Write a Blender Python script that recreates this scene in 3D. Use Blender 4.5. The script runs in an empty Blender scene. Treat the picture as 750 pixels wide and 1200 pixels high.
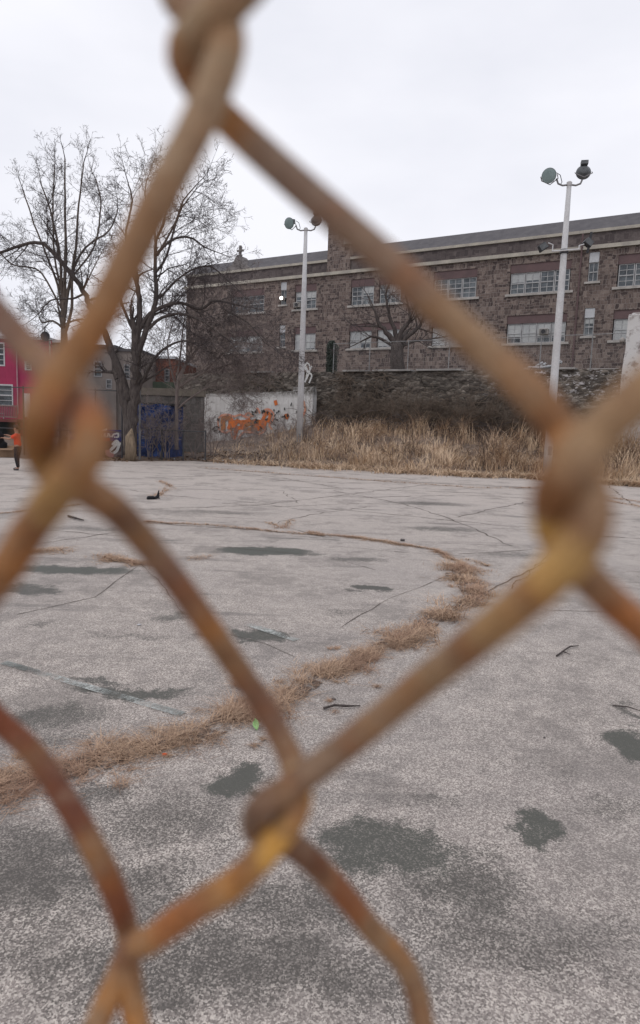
import bpy, math, random
import numpy as np
from mathutils import Vector, Matrix, noise as mnoise
R = math.radians
sc = bpy.context.scene
COL = sc.collection
rnd = random.Random(7)

# ------------------------------------------------------------------ camera
CH = 1.9
PITCH, ROLL = R(6.9), R(2.0)
F = Vector((0, math.cos(PITCH), -math.sin(PITCH)))
_r0 = Vector((1, 0, 0)); _u0 = Vector((0, math.sin(PITCH), math.cos(PITCH)))
RT = _r0 * math.cos(ROLL) + _u0 * math.sin(ROLL)
UP = _u0 * math.cos(ROLL) - _r0 * math.sin(ROLL)
CAM = Vector((0, 0, CH))
cd = bpy.data.cameras.new('camera')
cam = bpy.data.objects.new('camera', cd); COL.objects.link(cam)
m = Matrix.Identity(4)
for i, v in enumerate((RT, UP, -F)):
    for k in range(3): m[k][i] = v[k]
m.translation = CAM
cam.matrix_world = m
cd.sensor_fit = 'HORIZONTAL'; cd.sensor_width = 36; cd.lens = 36
cd.shift_y = -0.02
cd.clip_start = 0.005; cd.clip_end = 4000
cd.dof.use_dof = True; cd.dof.focus_distance = 16; cd.dof.aperture_fstop = 19
sc.camera = cam

def ray(px, py): return F + RT * ((px - 375) / 750) - UP * ((py - 585) / 750)
def W(px, py, D):                       # the point at horizontal distance D in front
    d = ray(px, py); return CAM + d * (D / d.y)
def G(px, py, z=0.0):                   # the point of the ground
    d = ray(px, py); return CAM + d * ((z - CH) / d.z)
def bear(px, D, z=0.0):                 # point on a bearing, at a height
    p = W(px, 495, D); return Vector((p.x, p.y, z))

# ------------------------------------------------------------------ object helpers
def tag(o, label=None, cat=None, group=None, kind=None):
    if label: o['label'] = label
    if cat: o['category'] = cat
    if group: o['group'] = group
    if kind: o['kind'] = kind
    return o
def empty(name, loc=(0, 0, 0), rz=0.0):
    o = bpy.data.objects.new(name, None); COL.objects.link(o)
    o.empty_display_size = .2
    o.location = loc; o.rotation_euler = (0, 0, rz); return o
class MB:
    def __init__(s): s.v = []; s.f = []
    def quad(s, a, b, c, d):
        n = len(s.v); s.v += [tuple(a), tuple(b), tuple(c), tuple(d)]; s.f.append((n, n+1, n+2, n+3)); return s
    def tri(s, a, b, c):
        n = len(s.v); s.v += [tuple(a), tuple(b), tuple(c)]; s.f.append((n, n+1, n+2)); return s
    def box(s, x0, x1, y0, y1, z0, z1, top=1.0):
        n = len(s.v)
        cx, cy = (x0+x1)/2, (y0+y1)/2
        for z, k in ((z0, 1.0), (z1, top)):
            for x, y in ((x0, y0), (x1, y0), (x1, y1), (x0, y1)):
                s.v.append((cx+(x-cx)*k, cy+(y-cy)*k, z))
        for q in ((0,3,2,1),(4,5,6,7),(0,1,5,4),(1,2,6,5),(2,3,7,6),(3,0,4,7)):
            s.f.append(tuple(n+i for i in q))
        return s
    def tube(s, pts, rad, n=6, cap=True, flat=1.0):
        pts = [Vector(p) for p in pts]
        if not isinstance(rad, (list, tuple)): rad = [rad]*len(pts)
        base = len(s.v); ref = None
        for i, p in enumerate(pts):
            t = pts[min(i+1, len(pts)-1)] - pts[max(i-1, 0)]
            if t.length < 1e-9: t = Vector((0, 0, 1))
            t.normalize()
            if ref is None:
                ref = Vector((0, 0, 1)) if abs(t.z) < .9 else Vector((1, 0, 0))
                ref = (ref - t*ref.dot(t)).normalized()
            else:
                ref = ref - t*ref.dot(t)
                ref = ref.normalized() if ref.length > 1e-6 else t.orthogonal().normalized()
            b = t.cross(ref)
            for k in range(n):
                a = 2*math.pi*k/n
                s.v.append(tuple(p + (ref*math.cos(a)*flat + b*math.sin(a))*rad[i]))
        for i in range(len(pts)-1):
            for k in range(n):
                a = base+i*n+k; b2 = base+i*n+(k+1) % n
                s.f.append((a, b2, b2+n, a+n))
        if cap:
            s.f.append(tuple(base+k for k in reversed(range(n))))
            s.f.append(tuple(base+(len(pts)-1)*n+k for k in range(n)))
        return s
    def lathe(s, prof, n=16, loc=(0,0,0), ax='z'):
        base = len(s.v)
        for r, z in prof:
            for k in range(n):
                a = 2*math.pi*k/n
                x, y, zz = r*math.cos(a), r*math.sin(a), z
                if ax == 'y': x, y, zz = x, z, y
                s.v.append((x+loc[0], y+loc[1], zz+loc[2]))
        for i in range(len(prof)-1):
            for k in range(n):
                a = base+i*n+k; b = base+i*n+(k+1) % n
                s.f.append((a, b, b+n, a+n))
        s.f.append(tuple(base+k for k in reversed(range(n))))
        s.f.append(tuple(base+(len(prof)-1)*n+k for k in range(n)))
        return s
    def xform(s, M, start=0):
        for i in range(start, len(s.v)): s.v[i] = tuple(M @ Vector(s.v[i]))
        return s
    def build(s, name, mat, parent=None, smooth=False, bevel=0):
        me = bpy.data.meshes.new(name); me.from_pydata(s.v, [], s.f); me.update()
        if smooth: me.polygons.foreach_set('use_smooth', [True]*len(me.polygons))
        me.materials.append(mat)
        o = bpy.data.objects.new(name, me); COL.objects.link(o)
        if parent: o.parent = parent
        if bevel:
            md = o.modifiers.new('bevel', 'BEVEL'); md.width = bevel; md.segments = 2; md.limit_method = 'ANGLE'
        return o
def children(o): return [c for c in bpy.data.objects if c.parent == o]
def copy_tree(o, parent=None):
    c = o.copy(); COL.objects.link(c)
    if parent: c.parent = parent
    for ch in children(o): copy_tree(ch, c)
    return c

# ------------------------------------------------------------------ material helpers
class NT:
    def __init__(s, name):
        s.m = bpy.data.materials.new(name); s.m.use_nodes = True
        s.t = s.m.node_tree; s.n = s.t.nodes; s.l = s.t.links
        s.b = s.n['Principled BSDF']; s.b.inputs['Specular IOR Level'].default_value = .25
        s.tc = s.n.new('ShaderNodeTexCoord')
    def link(s, a, b): s.l.new(a, b)
    def setin(s, sock, v):
        if hasattr(v, 'is_linked') or isinstance(v, bpy.types.NodeSocket): s.l.new(v, sock)
        else: sock.default_value = v
    def math(s, op, a, b=0.0, c=0.0, clamp=False):
        n = s.n.new('ShaderNodeMath'); n.operation = op; n.use_clamp = clamp
        s.setin(n.inputs[0], a); s.setin(n.inputs[1], b); s.setin(n.inputs[2], c); return n.outputs[0]
    def vmath(s, op, a, b=(0,0,0)):
        n = s.n.new('ShaderNodeVectorMath'); n.operation = op
        s.setin(n.inputs[0], a); s.setin(n.inputs[1], b)
        return n.outputs['Value'] if op in ('LENGTH', 'DOT_PRODUCT') else n.outputs[0]
    def noise(s, vec, scale, detail=4, rough=.55, dist=0.0, color=False):
        n = s.n.new('ShaderNodeTexNoise'); s.l.new(vec, n.inputs['Vector'])
        n.inputs['Scale'].default_value = scale; n.inputs['Detail'].default_value = detail
        n.inputs['Roughness'].default_value = rough; n.inputs['Distortion'].default_value = dist
        return n.outputs['Color' if color else 'Fac']
    def vor(s, vec, scale, feature='F1', out='Distance', rand=1.0):
        n = s.n.new('ShaderNodeTexVoronoi'); s.l.new(vec, n.inputs['Vector']); n.feature = feature
        n.inputs['Scale'].default_value = scale; n.inputs['Randomness'].default_value = rand
        return n.outputs[out]
    def map(s, v, a, b, c=0.0, d=1.0, smooth=False):
        n = s.n.new('ShaderNodeMapRange'); n.interpolation_type = 'SMOOTHSTEP' if smooth else 'LINEAR'
        s.setin(n.inputs[0], v); s.setin(n.inputs[1], a); s.setin(n.inputs[2], b)
        s.setin(n.inputs[3], c); s.setin(n.inputs[4], d); return n.outputs[0]
    def mix(s, f, a, b, mode='MIX'):
        n = s.n.new('ShaderNodeMix'); n.data_type = 'RGBA'; n.blend_type = mode
        s.setin(n.inputs[0], f)
        for i, v in ((6, a), (7, b)):
            if isinstance(v, tuple) and len(v) == 3: v = (*v, 1)
            s.setin(n.inputs[i], v)
        return n.outputs[2]
    def ramp(s, f, stops):
        n = s.n.new('ShaderNodeValToRGB'); s.l.new(f, n.inputs[0]); e = n.color_ramp.elements
        while len(e) < len(stops): e.new(.5)
        for i, (p, c) in enumerate(stops): e[i].position = p; e[i].color = (*c, 1)
        return n.outputs[0]
    def xyz(s, vec):
        n = s.n.new('ShaderNodeSeparateXYZ'); s.l.new(vec, n.inputs[0]); return n.outputs
    def comb(s, x, y, z=0.0):
        n = s.n.new('ShaderNodeCombineXYZ')
        for i, v in enumerate((x, y, z)): s.setin(n.inputs[i], v)
        return n.outputs[0]
    def bump(s, h, strength=.3, dist=.02):
        n = s.n.new('ShaderNodeBump'); n.inputs['Strength'].default_value = strength
        n.inputs['Distance'].default_value = dist; s.l.new(h, n.inputs['Height'])
        s.l.new(n.outputs[0], s.b.inputs['Normal'])
    def color(s, c): s.setin(s.b.inputs['Base Color'], (*c, 1) if isinstance(c, tuple) and len(c) == 3 else c)
    def rough(s, v): s.setin(s.b.inputs['Roughness'], v)

def simple(name, a, b=None, scale=3.0, rough=.85, metal=0.0, bump=0.0, spec=.25, lo=.35, hi=.65, detail=5):
    t = NT(name); b = b or tuple(x*.7 for x in a)
    o = t.tc.outputs['Object']
    n1 = t.noise(o, scale, detail, .6)
    c = t.mix(t.map(n1, lo, hi), a, b)
    n2 = t.noise(o, scale*9, 3, .6)
    c = t.mix(t.map(n2, .3, .7, 0, .35), c, tuple(x*.55 for x in b))
    t.color(c); t.rough(rough); t.b.inputs['Metallic'].default_value = metal
    t.b.inputs['Specular IOR Level'].default_value = spec
    if bump: t.bump(n2, bump, .02)
    return t.m

def stone_mat(name, cols, mortar, bw=.55, bh=.27, msz=.035, dark=.3, darkscale=.25, warp=.12):
    t = NT(name); x, y, z = t.xyz(t.tc.outputs['Object'])
    v = t.comb(t.math('ADD', x, y), z, 0.0)
    wv = t.noise(v, 1.3, 3, .6, color=True)
    v2 = t.vmath('ADD', v, t.vmath('MULTIPLY', t.vmath('SUBTRACT', wv, (.5, .5, .5)), (warp*2.6, warp*1.6, 0)))
    facs = []; br = []
    for (sx, sz, off) in ((1, 1, .5), (.62, 1.75, .37)):
        b = t.n.new('ShaderNodeTexBrick'); b.offset = off; b.squash = .7; b.squash_frequency = 3
        t.link(v2, b.inputs['Vector']); b.inputs['Scale'].default_value = 1
        b.inputs['Brick Width'].default_value = bw*sx; b.inputs['Row Height'].default_value = bh*sz
        b.inputs['Mortar Size'].default_value = msz*.5; b.inputs['Mortar Smooth'].default_value = .3
        b.inputs['Color1'].default_value = (0, 0, 0, 1); b.inputs['Color2'].default_value = (1, 1, 1, 1)
        b.inputs['Mortar'].default_value = (.5, .5, .5, 1); b.inputs['Bias'].default_value = 0
        br.append(b.outputs['Color']); facs.append(b.outputs['Fac'])
    sel = t.map(t.noise(v, .9, 2, .5), .49, .51)
    rc = t.mix(sel, br[0], br[1]); fm = t.mix(sel, facs[0], facs[1])
    c = t.ramp(rc, [(0, cols[0]), (.35, cols[1]), (.65, cols[2]), (1, cols[3])])
    c = t.mix(t.map(t.noise(v, 9, 4, .7), .3, .75, 0, .45), c, tuple(k*.5 for k in cols[0]))
    c = t.mix(fm, c, mortar)
    c = t.mix(t.map(t.noise(v, darkscale, 5, .65), .42, .72, 0, dark), c, (.02, .018, .02))
    t.color(c); t.rough(.9); t.bump(t.math('SUBTRACT', t.noise(v, 8, 3), fm), .5, .03)
    return t.m

MAT = {}
MAT['school'] = stone_mat('purple_brown_stone', [(.075,.056,.054), (.150,.112,.102), (.21,.160,.140), (.30,.24,.21)], (.30,.265,.24), .37, .19, .02)
MAT['parapet'] = stone_mat('weathered_parapet_stone', [(.085,.07,.071), (.125,.102,.10), (.145,.12,.117), (.18,.152,.145)], (.16,.138,.13), .5, .25, .02, .4)
MAT['cornice'] = simple('limestone_trim', (.50,.46,.39), (.34,.315,.28), 1.2, .85)
MAT['slate'] = simple('slate_roof', (.13,.122,.128), (.09,.085,.092), 2, .7)
MAT['mauve'] = simple('mauve_panel', (.155,.10,.10), (.12,.082,.083), 1.5, .7)
MAT['sash'] = simple('off_white_sash_paint', (.5,.5,.5), (.36,.36,.37), 4, .6)
MAT['sill'] = simple('stone_sill', (.48,.45,.42), (.33,.31,.29), 2, .85)
MAT['blind'] = simple('window_blind', (.50,.51,.50), (.36,.37,.38), .8, .8)
MAT['blind_shut'] = simple('grey_board_panel', (.55,.56,.58), (.47,.48,.5), .8, .7)
MAT['metal'] = simple('aged_metal', (.27,.27,.28), (.2,.19,.19), 6, .5, .4)
MAT['dkmetal'] = simple('dark_metal', (.06,.06,.065), (.035,.035,.04), 6, .5, .2)
MAT['lampback'] = simple('weathered_lamp_housing', (.15,.16,.165), (.09,.095,.10), 5, .55, .1)
MAT['lampglass'] = simple('clouded_lamp_lens', (.24,.30,.30), (.18,.235,.235), 3, .35, 0, 0, .4)
MAT['polewhite'] = simple('white_painted_pole', (.60,.60,.61), (.50,.49,.49), 1.6, .6, 0, 0, .3)
MAT['black'] = simple('black_cloth', (.015,.015,.018), (.01,.01,.012), 8, .8)
t = NT('window_glass'); oi = t.n.new('ShaderNodeObjectInfo'); rr_ = oi.outputs['Random']
gn = t.noise(t.vmath('ADD', t.tc.outputs['Object'], t.comb(t.math('MULTIPLY', rr_, 37.0), 0.0, 0.0)), 1.3, 4, .7)
t.color(t.mix(t.map(gn, .38, .6), (.015,.02,.026), t.mix(rr_, (.05,.065,.08), (.17,.19,.20))))
t.rough(.12); t.b.inputs['Specular IOR Level'].default_value = .5; MAT['glass'] = t.m

def bark(name, a, b, scale=5):
    t = NT(name); o = t.tc.outputs['Object']; x, y, z = t.xyz(o)
    v = t.comb(x, y, t.math('MULTIPLY', z, .22)); n = t.noise(v, scale*3, 5, .7)
    t.color(t.mix(t.map(n, .35, .65), a, b)); t.rough(.95); t.bump(n, .7, .04); return t.m
MAT['bark'] = bark('dark_bark', (.042,.034,.033), (.105,.088,.08))
MAT['bark_pale'] = bark('grey_brown_bark', (.07,.055,.047), (.15,.12,.10))
MAT['twig'] = simple('twig_bark', (.10,.083,.082), (.065,.054,.055), 2, .95)
MAT['twig_pale'] = simple('pale_twig_bark', (.29,.24,.22), (.19,.155,.145), 2, .95)
MAT['woodscar'] = bark('bare_heartwood', (.13,.10,.075), (.30,.23,.16), 3)

# rusty wire: the rust differs from stretch to stretch
DEPS_SRC = None
def wire_material():
    t = NT('rusty_galvanised_wire'); o = t.tc.outputs['Object']
    n1 = t.noise(o, 60, 4, .6); n2 = t.noise(o, 700, 5, .75); n3 = t.noise(o, 170, 5, .7); nw = t.noise(o, 120, 4, .6, color=True)
    c = t.ramp(n1, [(.34, (.17,.085,.055)), (.44, (.25,.16,.105)), (.53, (.33,.22,.14)), (.62, (.45,.23,.08))])
    ow = t.vmath('ADD', o, t.vmath('MULTIPLY', t.vmath('SUBTRACT', nw, (.5,.5,.5)), (.012,.012,.012)))
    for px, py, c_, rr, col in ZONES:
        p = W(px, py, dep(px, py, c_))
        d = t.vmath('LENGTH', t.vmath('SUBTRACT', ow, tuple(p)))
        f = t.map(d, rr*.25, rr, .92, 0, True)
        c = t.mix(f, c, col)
    c = t.mix(t.map(n3, .5, .68, 0, .42), c, (.33,.13,.045))
    c = t.mix(t.map(n3, .48, .33, 0, .35), c, (.42,.34,.27))
    c = t.mix(t.map(n2, .48, .7, 0, .55), c, (.075,.04,.03))
    c = t.mix(1.0, c, (1.0,.85,.66), 'MULTIPLY')
    t.color(c); t.rough(t.map(n3, .3, .7, .45, .9)); t.b.inputs['Specular IOR Level'].default_value = .4
    t.bump(t.math('ADD', n2, n3), .8, .0006); return t.m
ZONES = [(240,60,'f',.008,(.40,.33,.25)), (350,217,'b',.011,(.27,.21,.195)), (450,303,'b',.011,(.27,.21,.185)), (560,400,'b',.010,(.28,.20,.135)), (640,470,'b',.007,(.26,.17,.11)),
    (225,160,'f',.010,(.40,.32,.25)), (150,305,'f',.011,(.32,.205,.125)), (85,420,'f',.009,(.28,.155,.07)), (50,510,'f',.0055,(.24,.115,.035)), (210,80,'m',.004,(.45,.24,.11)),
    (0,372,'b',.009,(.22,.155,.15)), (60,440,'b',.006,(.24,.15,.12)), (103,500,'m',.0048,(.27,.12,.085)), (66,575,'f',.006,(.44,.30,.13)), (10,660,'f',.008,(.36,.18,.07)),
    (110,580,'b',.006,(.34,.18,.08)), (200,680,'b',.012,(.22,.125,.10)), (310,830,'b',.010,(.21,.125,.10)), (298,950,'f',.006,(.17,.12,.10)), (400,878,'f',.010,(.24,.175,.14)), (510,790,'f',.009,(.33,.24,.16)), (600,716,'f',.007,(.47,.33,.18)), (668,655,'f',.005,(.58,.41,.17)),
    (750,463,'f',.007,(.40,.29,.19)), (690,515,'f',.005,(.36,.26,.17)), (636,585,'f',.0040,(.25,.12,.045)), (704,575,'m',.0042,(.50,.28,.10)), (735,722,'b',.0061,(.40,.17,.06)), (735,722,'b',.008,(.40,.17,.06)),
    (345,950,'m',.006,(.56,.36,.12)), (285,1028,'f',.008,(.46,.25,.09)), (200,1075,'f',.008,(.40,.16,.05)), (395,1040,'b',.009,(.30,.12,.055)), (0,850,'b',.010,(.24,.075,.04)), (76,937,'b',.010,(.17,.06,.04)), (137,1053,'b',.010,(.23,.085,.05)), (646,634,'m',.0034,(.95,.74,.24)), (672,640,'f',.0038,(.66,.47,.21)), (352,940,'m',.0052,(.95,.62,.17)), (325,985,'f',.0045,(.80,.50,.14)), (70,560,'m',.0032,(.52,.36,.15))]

# ------------------------------------------------------------------ world, sun
w = bpy.data.worlds.new('World'); sc.world = w; w.use_nodes = True
nt = w.node_tree; nn = nt.nodes; ll = nt.links; nn.clear()
out = nn.new('ShaderNodeOutputWorld'); bg = nn.new('ShaderNodeBackground'); sky = nn.new('ShaderNodeTexSky')
sky.sky_type = 'NISHITA'; sky.sun_disc = False
SUN_EL, SUN_ROT = R(48), R(-35)
sky.sun_elevation = SUN_EL; sky.sun_rotation = SUN_ROT; sky.dust_density = 3
tc = nn.new('ShaderNodeTexCoord'); mp = nn.new('ShaderNodeMapping'); mp.inputs['Scale'].default_value = (1, 1, 2.4)
ll.new(tc.outputs['Generated'], mp.inputs[0])
nz = nn.new('ShaderNodeTexNoise'); nz.inputs['Scale'].default_value = 1.7; nz.inputs['Detail'].default_value = 5; nz.inputs['Roughness'].default_value = .5
ll.new(mp.outputs[0], nz.inputs['Vector'])
rp = nn.new('ShaderNodeValToRGB'); e = rp.color_ramp.elements
e[0].position = .32; e[0].color = (8.1, 8.25, 9.05, 1); e[1].position = .66; e[1].color = (10.2, 10.2, 10.8, 1)
ll.new(nz.outputs[0], rp.inputs[0])
mx = nn.new('ShaderNodeMix'); mx.data_type = 'RGBA'; mx.inputs[0].default_value = .93
ll.new(sky.outputs[0], mx.inputs[6]); ll.new(rp.outputs[0], mx.inputs[7])
ll.new(mx.outputs[2], bg.inputs[0]); bg.inputs[1].default_value = .1
ll.new(bg.outputs[0], out.inputs[0])
sd = bpy.data.lights.new('sun', 'SUN'); sd.energy = .6; sd.angle = R(25); sd.color = (1, .96, .9)
so = bpy.data.objects.new('sun', sd); COL.objects.link(so)
sdir = Vector((math.sin(SUN_ROT)*math.cos(SUN_EL), math.cos(SUN_ROT)*math.cos(SUN_EL), math.sin(SUN_EL)))
sdir = Vector((-.45, -.35, .8)).normalized()
so.rotation_euler = sdir.to_track_quat('Z', 'Y').to_euler()
sky.sun_elevation = math.asin(sdir.z); sky.sun_rotation = math.atan2(sdir.x, sdir.y)
sc.view_settings.view_transform = 'Standard'; sc.view_settings.look = 'None'
sc.view_settings.exposure = 0; sc.view_settings.gamma = 1

# ------------------------------------------------------------------ ground
def stain(px, py, rx, ry, s, green=0.0):
    c = G(px, py); D = c.y
    return (c.x, c.y, rx*D/750, ry*D*D/(CH*750), s, green)
STAINS = [stain(*a) for a in (
    (272,918,46,24,1.1,.6), (450,1000,80,42,.9,.7), (550,1045,80,36,.76,.2), (630,966,30,24,.97,.8), (735,872,40,16,1.05,.7),
    (748,842,13,20,.8,.4), (722,945,52,18,.5,.1), (508,936,24,8,.5,.1), (60,838,60,15,.8,.3), (150,812,70,7,.95,.6), (110,800,40,4,.8,.4), (240,745,25,3,.7,.3), (150,745,60,4,.5,.1), (600,650,40,4,.6,.3), (520,620,50,2.5,.7,.3), (120,620,60,2.5,.6,.3), (420,655,30,2.5,.7,.4), (250,600,60,2,.6,.3), (690,600,30,3,.8,.4), (500,590,50,2,.7,.3), (560,1000,40,14,.5,.2),
    (70,862,45,10,.5,.1), (312,646,58,4.5,1.2,.8), (80,667,76,5.5,1.1,.8), (28,690,46,5.5,.9,.5), (50,733,20,4,.6,.2), (208,723,22,4.5,.7,.5),
    (305,744,34,6,1.0,.6), (437,688,20,4,1.2,.4), (414,693,9,2,.8,.2), (400,718,24,3,.5,.2), (20,1030,120,70,.79,0), (105,938,60,18,.7,0),
    (200,965,85,34,.64,0), (330,1055,120,42,.72,0), (250,1130,300,60,.75,0), (160,1040,100,45,.68,0), (600,1100,150,50,.6,0), (470,940,40,12,.3,0), (660,905,25,7,.3,0), (640,842,5,4,.2,0), (598,900,40,10,.2,0))]
t = NT('worn_asphalt'); o = t.tc.outputs['Object']
x, y, z = t.xyz(o)
p2 = t.comb(x, y, 0.0)
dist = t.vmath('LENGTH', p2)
fine = t.vor(p2, 150, out='Color'); fv = t.xyz(fine)[0]
fine2 = t.noise(p2, 210, 4, .8)
spk = t.math('ADD', t.math('MULTIPLY', fv, .6), t.math('MULTIPLY', fine2, .6))
med = t.noise(p2, 6, 6, .7); big = t.noise(p2, .35, 5, .6); huge = t.noise(p2, .09, 3, .5)
c = t.ramp(spk, [(.14, (.085,.073,.069)), (.40, (.245,.215,.203)), (.62, (.365,.328,.308)), (.86, (.68,.63,.585))])
c = t.mix(t.map(med, .40, .7, 0, .5), c, (.13,.12,.118))
c = t.mix(t.map(big, .45, .7, 0, .4), c, (.15,.137,.142))
c = t.mix(t.map(huge, .4, .62, 0, .35), c, (.44,.415,.405))
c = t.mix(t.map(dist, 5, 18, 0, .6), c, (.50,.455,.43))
patch_ = t.noise(p2, .9, 6, .75)
c = t.mix(t.map(patch_, .51, .60, 0, .42), c, (.15,.138,.132))
c = t.mix(t.map(patch_, .42, .34, 0, .3), c, (.50,.465,.44))
# faint streaks
st = t.noise(t.comb(t.math('MULTIPLY', t.math('ADD', x, t.math('MULTIPLY', y, .3)), .5), t.math('MULTIPLY', y, 3.2), 0.0), .8, 5, .65)
c = t.mix(t.map(st, .57, .68, 0, .5), c, (.13,.122,.12))
st2 = t.noise(t.comb(t.math('MULTIPLY', t.math('SUBTRACT', x, t.math('MULTIPLY', y, .4)), .35), t.math('MULTIPLY', y, 1.9), 3.0), 1.1, 6, .7)
c = t.mix(t.math('MULTIPLY', t.map(st2, .63, .70, 0, .6), t.map(dist, 5, 10)), c, (.085,.09,.084))
wn = t.noise(p2, 2.3, 6, .72, color=True)
wp = t.vmath('ADD', p2, t.vmath('MULTIPLY', t.vmath('SUBTRACT', wn, (.5,.5,.5)), (.75, .75, 0)))
wpf = t.vmath('ADD', p2, t.vmath('MULTIPLY', t.vmath('SUBTRACT', wn, (.5,.5,.5)), (.9, .9, 0)))
tot = None; grn = None
for (sx, sy, rx, ry, s, g) in STAINS:
    q = t.vmath('MULTIPLY', t.vmath('SUBTRACT', wp, (sx, sy, 0)), (1/rx, 1/ry, 0))
    sharp = s > .8
    f = t.map(t.vmath('LENGTH', q), .6 if sharp else .25, 1.5 if sharp else 1.9, s, 0, True)
    tot = f if tot is None else t.math('MAXIMUM', tot, f)
    if g:
        f2 = t.math('MULTIPLY', f, g); grn = f2 if grn is None else t.math('MAXIMUM', grn, f2)
n_b = t.math('ADD', t.math('MULTIPLY', fv, .46), t.math('MULTIPLY', t.noise(p2, 9, 7, .75), .70))
brk = t.map(t.math('ADD', t.math('SUBTRACT', tot, n_b), 0.0), -.28, .30, 0, 1)
stc = t.mix(grn, (.062,.058,.053), (.040,.060,.047))
c = t.mix(t.math('MULTIPLY', brk, .93), c, stc)
c = t.mix(t.map(tot, .1, .9, 0, .38), c, (.085,.078,.073))
c = t.mix(1.0, c, (1.0,.975,.94), 'MULTIPLY'); c = t.mix(.03, c, (.80,.72,.67))
t.color(c); t.rough(t.map(brk, 0, 1, .92, .6)); t.bump(spk, .5, .006)
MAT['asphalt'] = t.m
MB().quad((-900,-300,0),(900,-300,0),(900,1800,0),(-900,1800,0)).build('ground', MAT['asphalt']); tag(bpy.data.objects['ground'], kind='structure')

# cracks: jagged dark ribbons
def polyline_world(pts): return [G(*p) for p in pts]
def jag(pts, step, amp, seed):
    r = random.Random(seed); outp = []
    for a, b in zip(pts[:-1], pts[1:]):
        n = max(1, int((b-a).length/step)); d = (b-a).normalized(); nrm = Vector((-d.y, d.x, 0))
        for i in range(n): outp.append(a.lerp(b, i/n) + nrm*r.uniform(-amp, amp))
    outp.append(pts[-1]); return outp
CR = [([(390,575),(470,590),(530,609),(600,640)],.03), ([(60,600),(190,596),(300,592),(420,578),(500,568)],.03), ([(250,640),(380,652),(440,668)],.012), ([(700,600),(640,650),(600,690)],.02), ([(20,720),(110,700),(160,665)],.012), ([(0,625),(60,622),(140,628)],.02),([(198,581),(290,588),(380,601)],.02), ([(167,613),(304,621),(380,629)],.03), ([(324,613),(350,606),(380,601),(430,594)],.025), ([(-20,604),(0,601),(50,597),(96,591)],.03),
      ([(35,639),(80,632),(137,624)],.018), ([(380,596),(441,601),(520,609),(608,618)],.03), ([(537,606),(570,598),(618,588)],.035), ([(300,568),(370,572),(480,575),(613,580),(700,584)],.04),
      ([(537,649),(575,648),(623,644)],.02), ([(560,698),(573,692),(603,677),(650,655)],.03), ([(638,715),(670,716),(704,717),(760,722)],.018), ([(400,735),(456,702),(527,674)],.012),
      ([(690,628),(714,629),(770,632)],.03), ([(170,560),(260,557),(340,556),(420,562),(520,566),(640,572)],.05), ([(230,548),(330,560),(400,572)],.04),
      ([(380,629),(330,617),(318,612)],.02), ([(0,574),(60,570),(150,574),(200,581)],.03), ([(250,740),(310,755),(345,770)],.008), ([(165,662),(190,685),(215,720)],.01),
      ([(620,572),(500,566),(400,566),(300,562)],.06), ([(640,585),(540,580),(430,583),(380,581)],.04), ([(260,590),(330,594),(420,590),(480,592)],.03), ([(0,588),(60,586),(130,583)],.03), ([(390,640),(480,648),(545,652)],.015), ([(700,560),(740,590),(790,610)],.04), ([(300,822),(360,800),(380,790)],.008), ([(240,570),(330,575),(350,590)],.02)]
mb = MB()
for i, (pp, wd) in enumerate(CR):
    q = jag(polyline_world(pp), .22, .05 if min(a[1] for a in pp) < 640 else .015, i)
    r = random.Random(i+50)
    for a, b in zip(q[:-1], q[1:]):
        d = (b-a); 
        if d.length < 1e-6: continue
        d.normalize(); n_ = Vector((-d.y, d.x, 0)); wa = wd*r.uniform(.12, .6); wb = wd*r.uniform(.12, .6)
        h = Vector((0,0,.004))
        mb.quad(a-n_*wa+h, b-n_*wb+h, b+n_*wb+h, a+n_*wa+h)
MAT['crack'] = simple('crack_dirt', (.17,.145,.125), (.11,.093,.082), 2.5, .95)
tag(mb.build('ground_cracks', MAT['crack']), kind='structure')

# faded court lines
t = NT('faded_court_paint'); o = t.tc.outputs['Object']
nz_ = t.math('ADD', t.math('MULTIPLY', t.noise(o, 3.5, 5, .7), .6), t.math('MULTIPLY', t.noise(o, 60, 4, .8), .5))
t.color(t.mix(t.map(t.noise(o, 1.7, 3), .4, .55), (.15,.16,.15), (.46,.48,.46))); t.rough(.8)
t.setin(t.b.inputs['Alpha'], t.map(nz_, .47, .64)); MAT['paint'] = t.m
mb = MB()
for (a, b, wd) in (((4,777),(214,838),.035), ((290,732),(348,751),.045)):
    a = G(*a); b = G(*b); d = (b-a).normalized(); n_ = Vector((-d.y, d.x, 0))*wd; h = Vector((0,0,.006+wd*.05))
    mb.quad(a-n_+h, b-n_+h, b+n_+h, a+n_+h)
tag(mb.build('court_markings', MAT['paint']), kind='structure')

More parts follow.
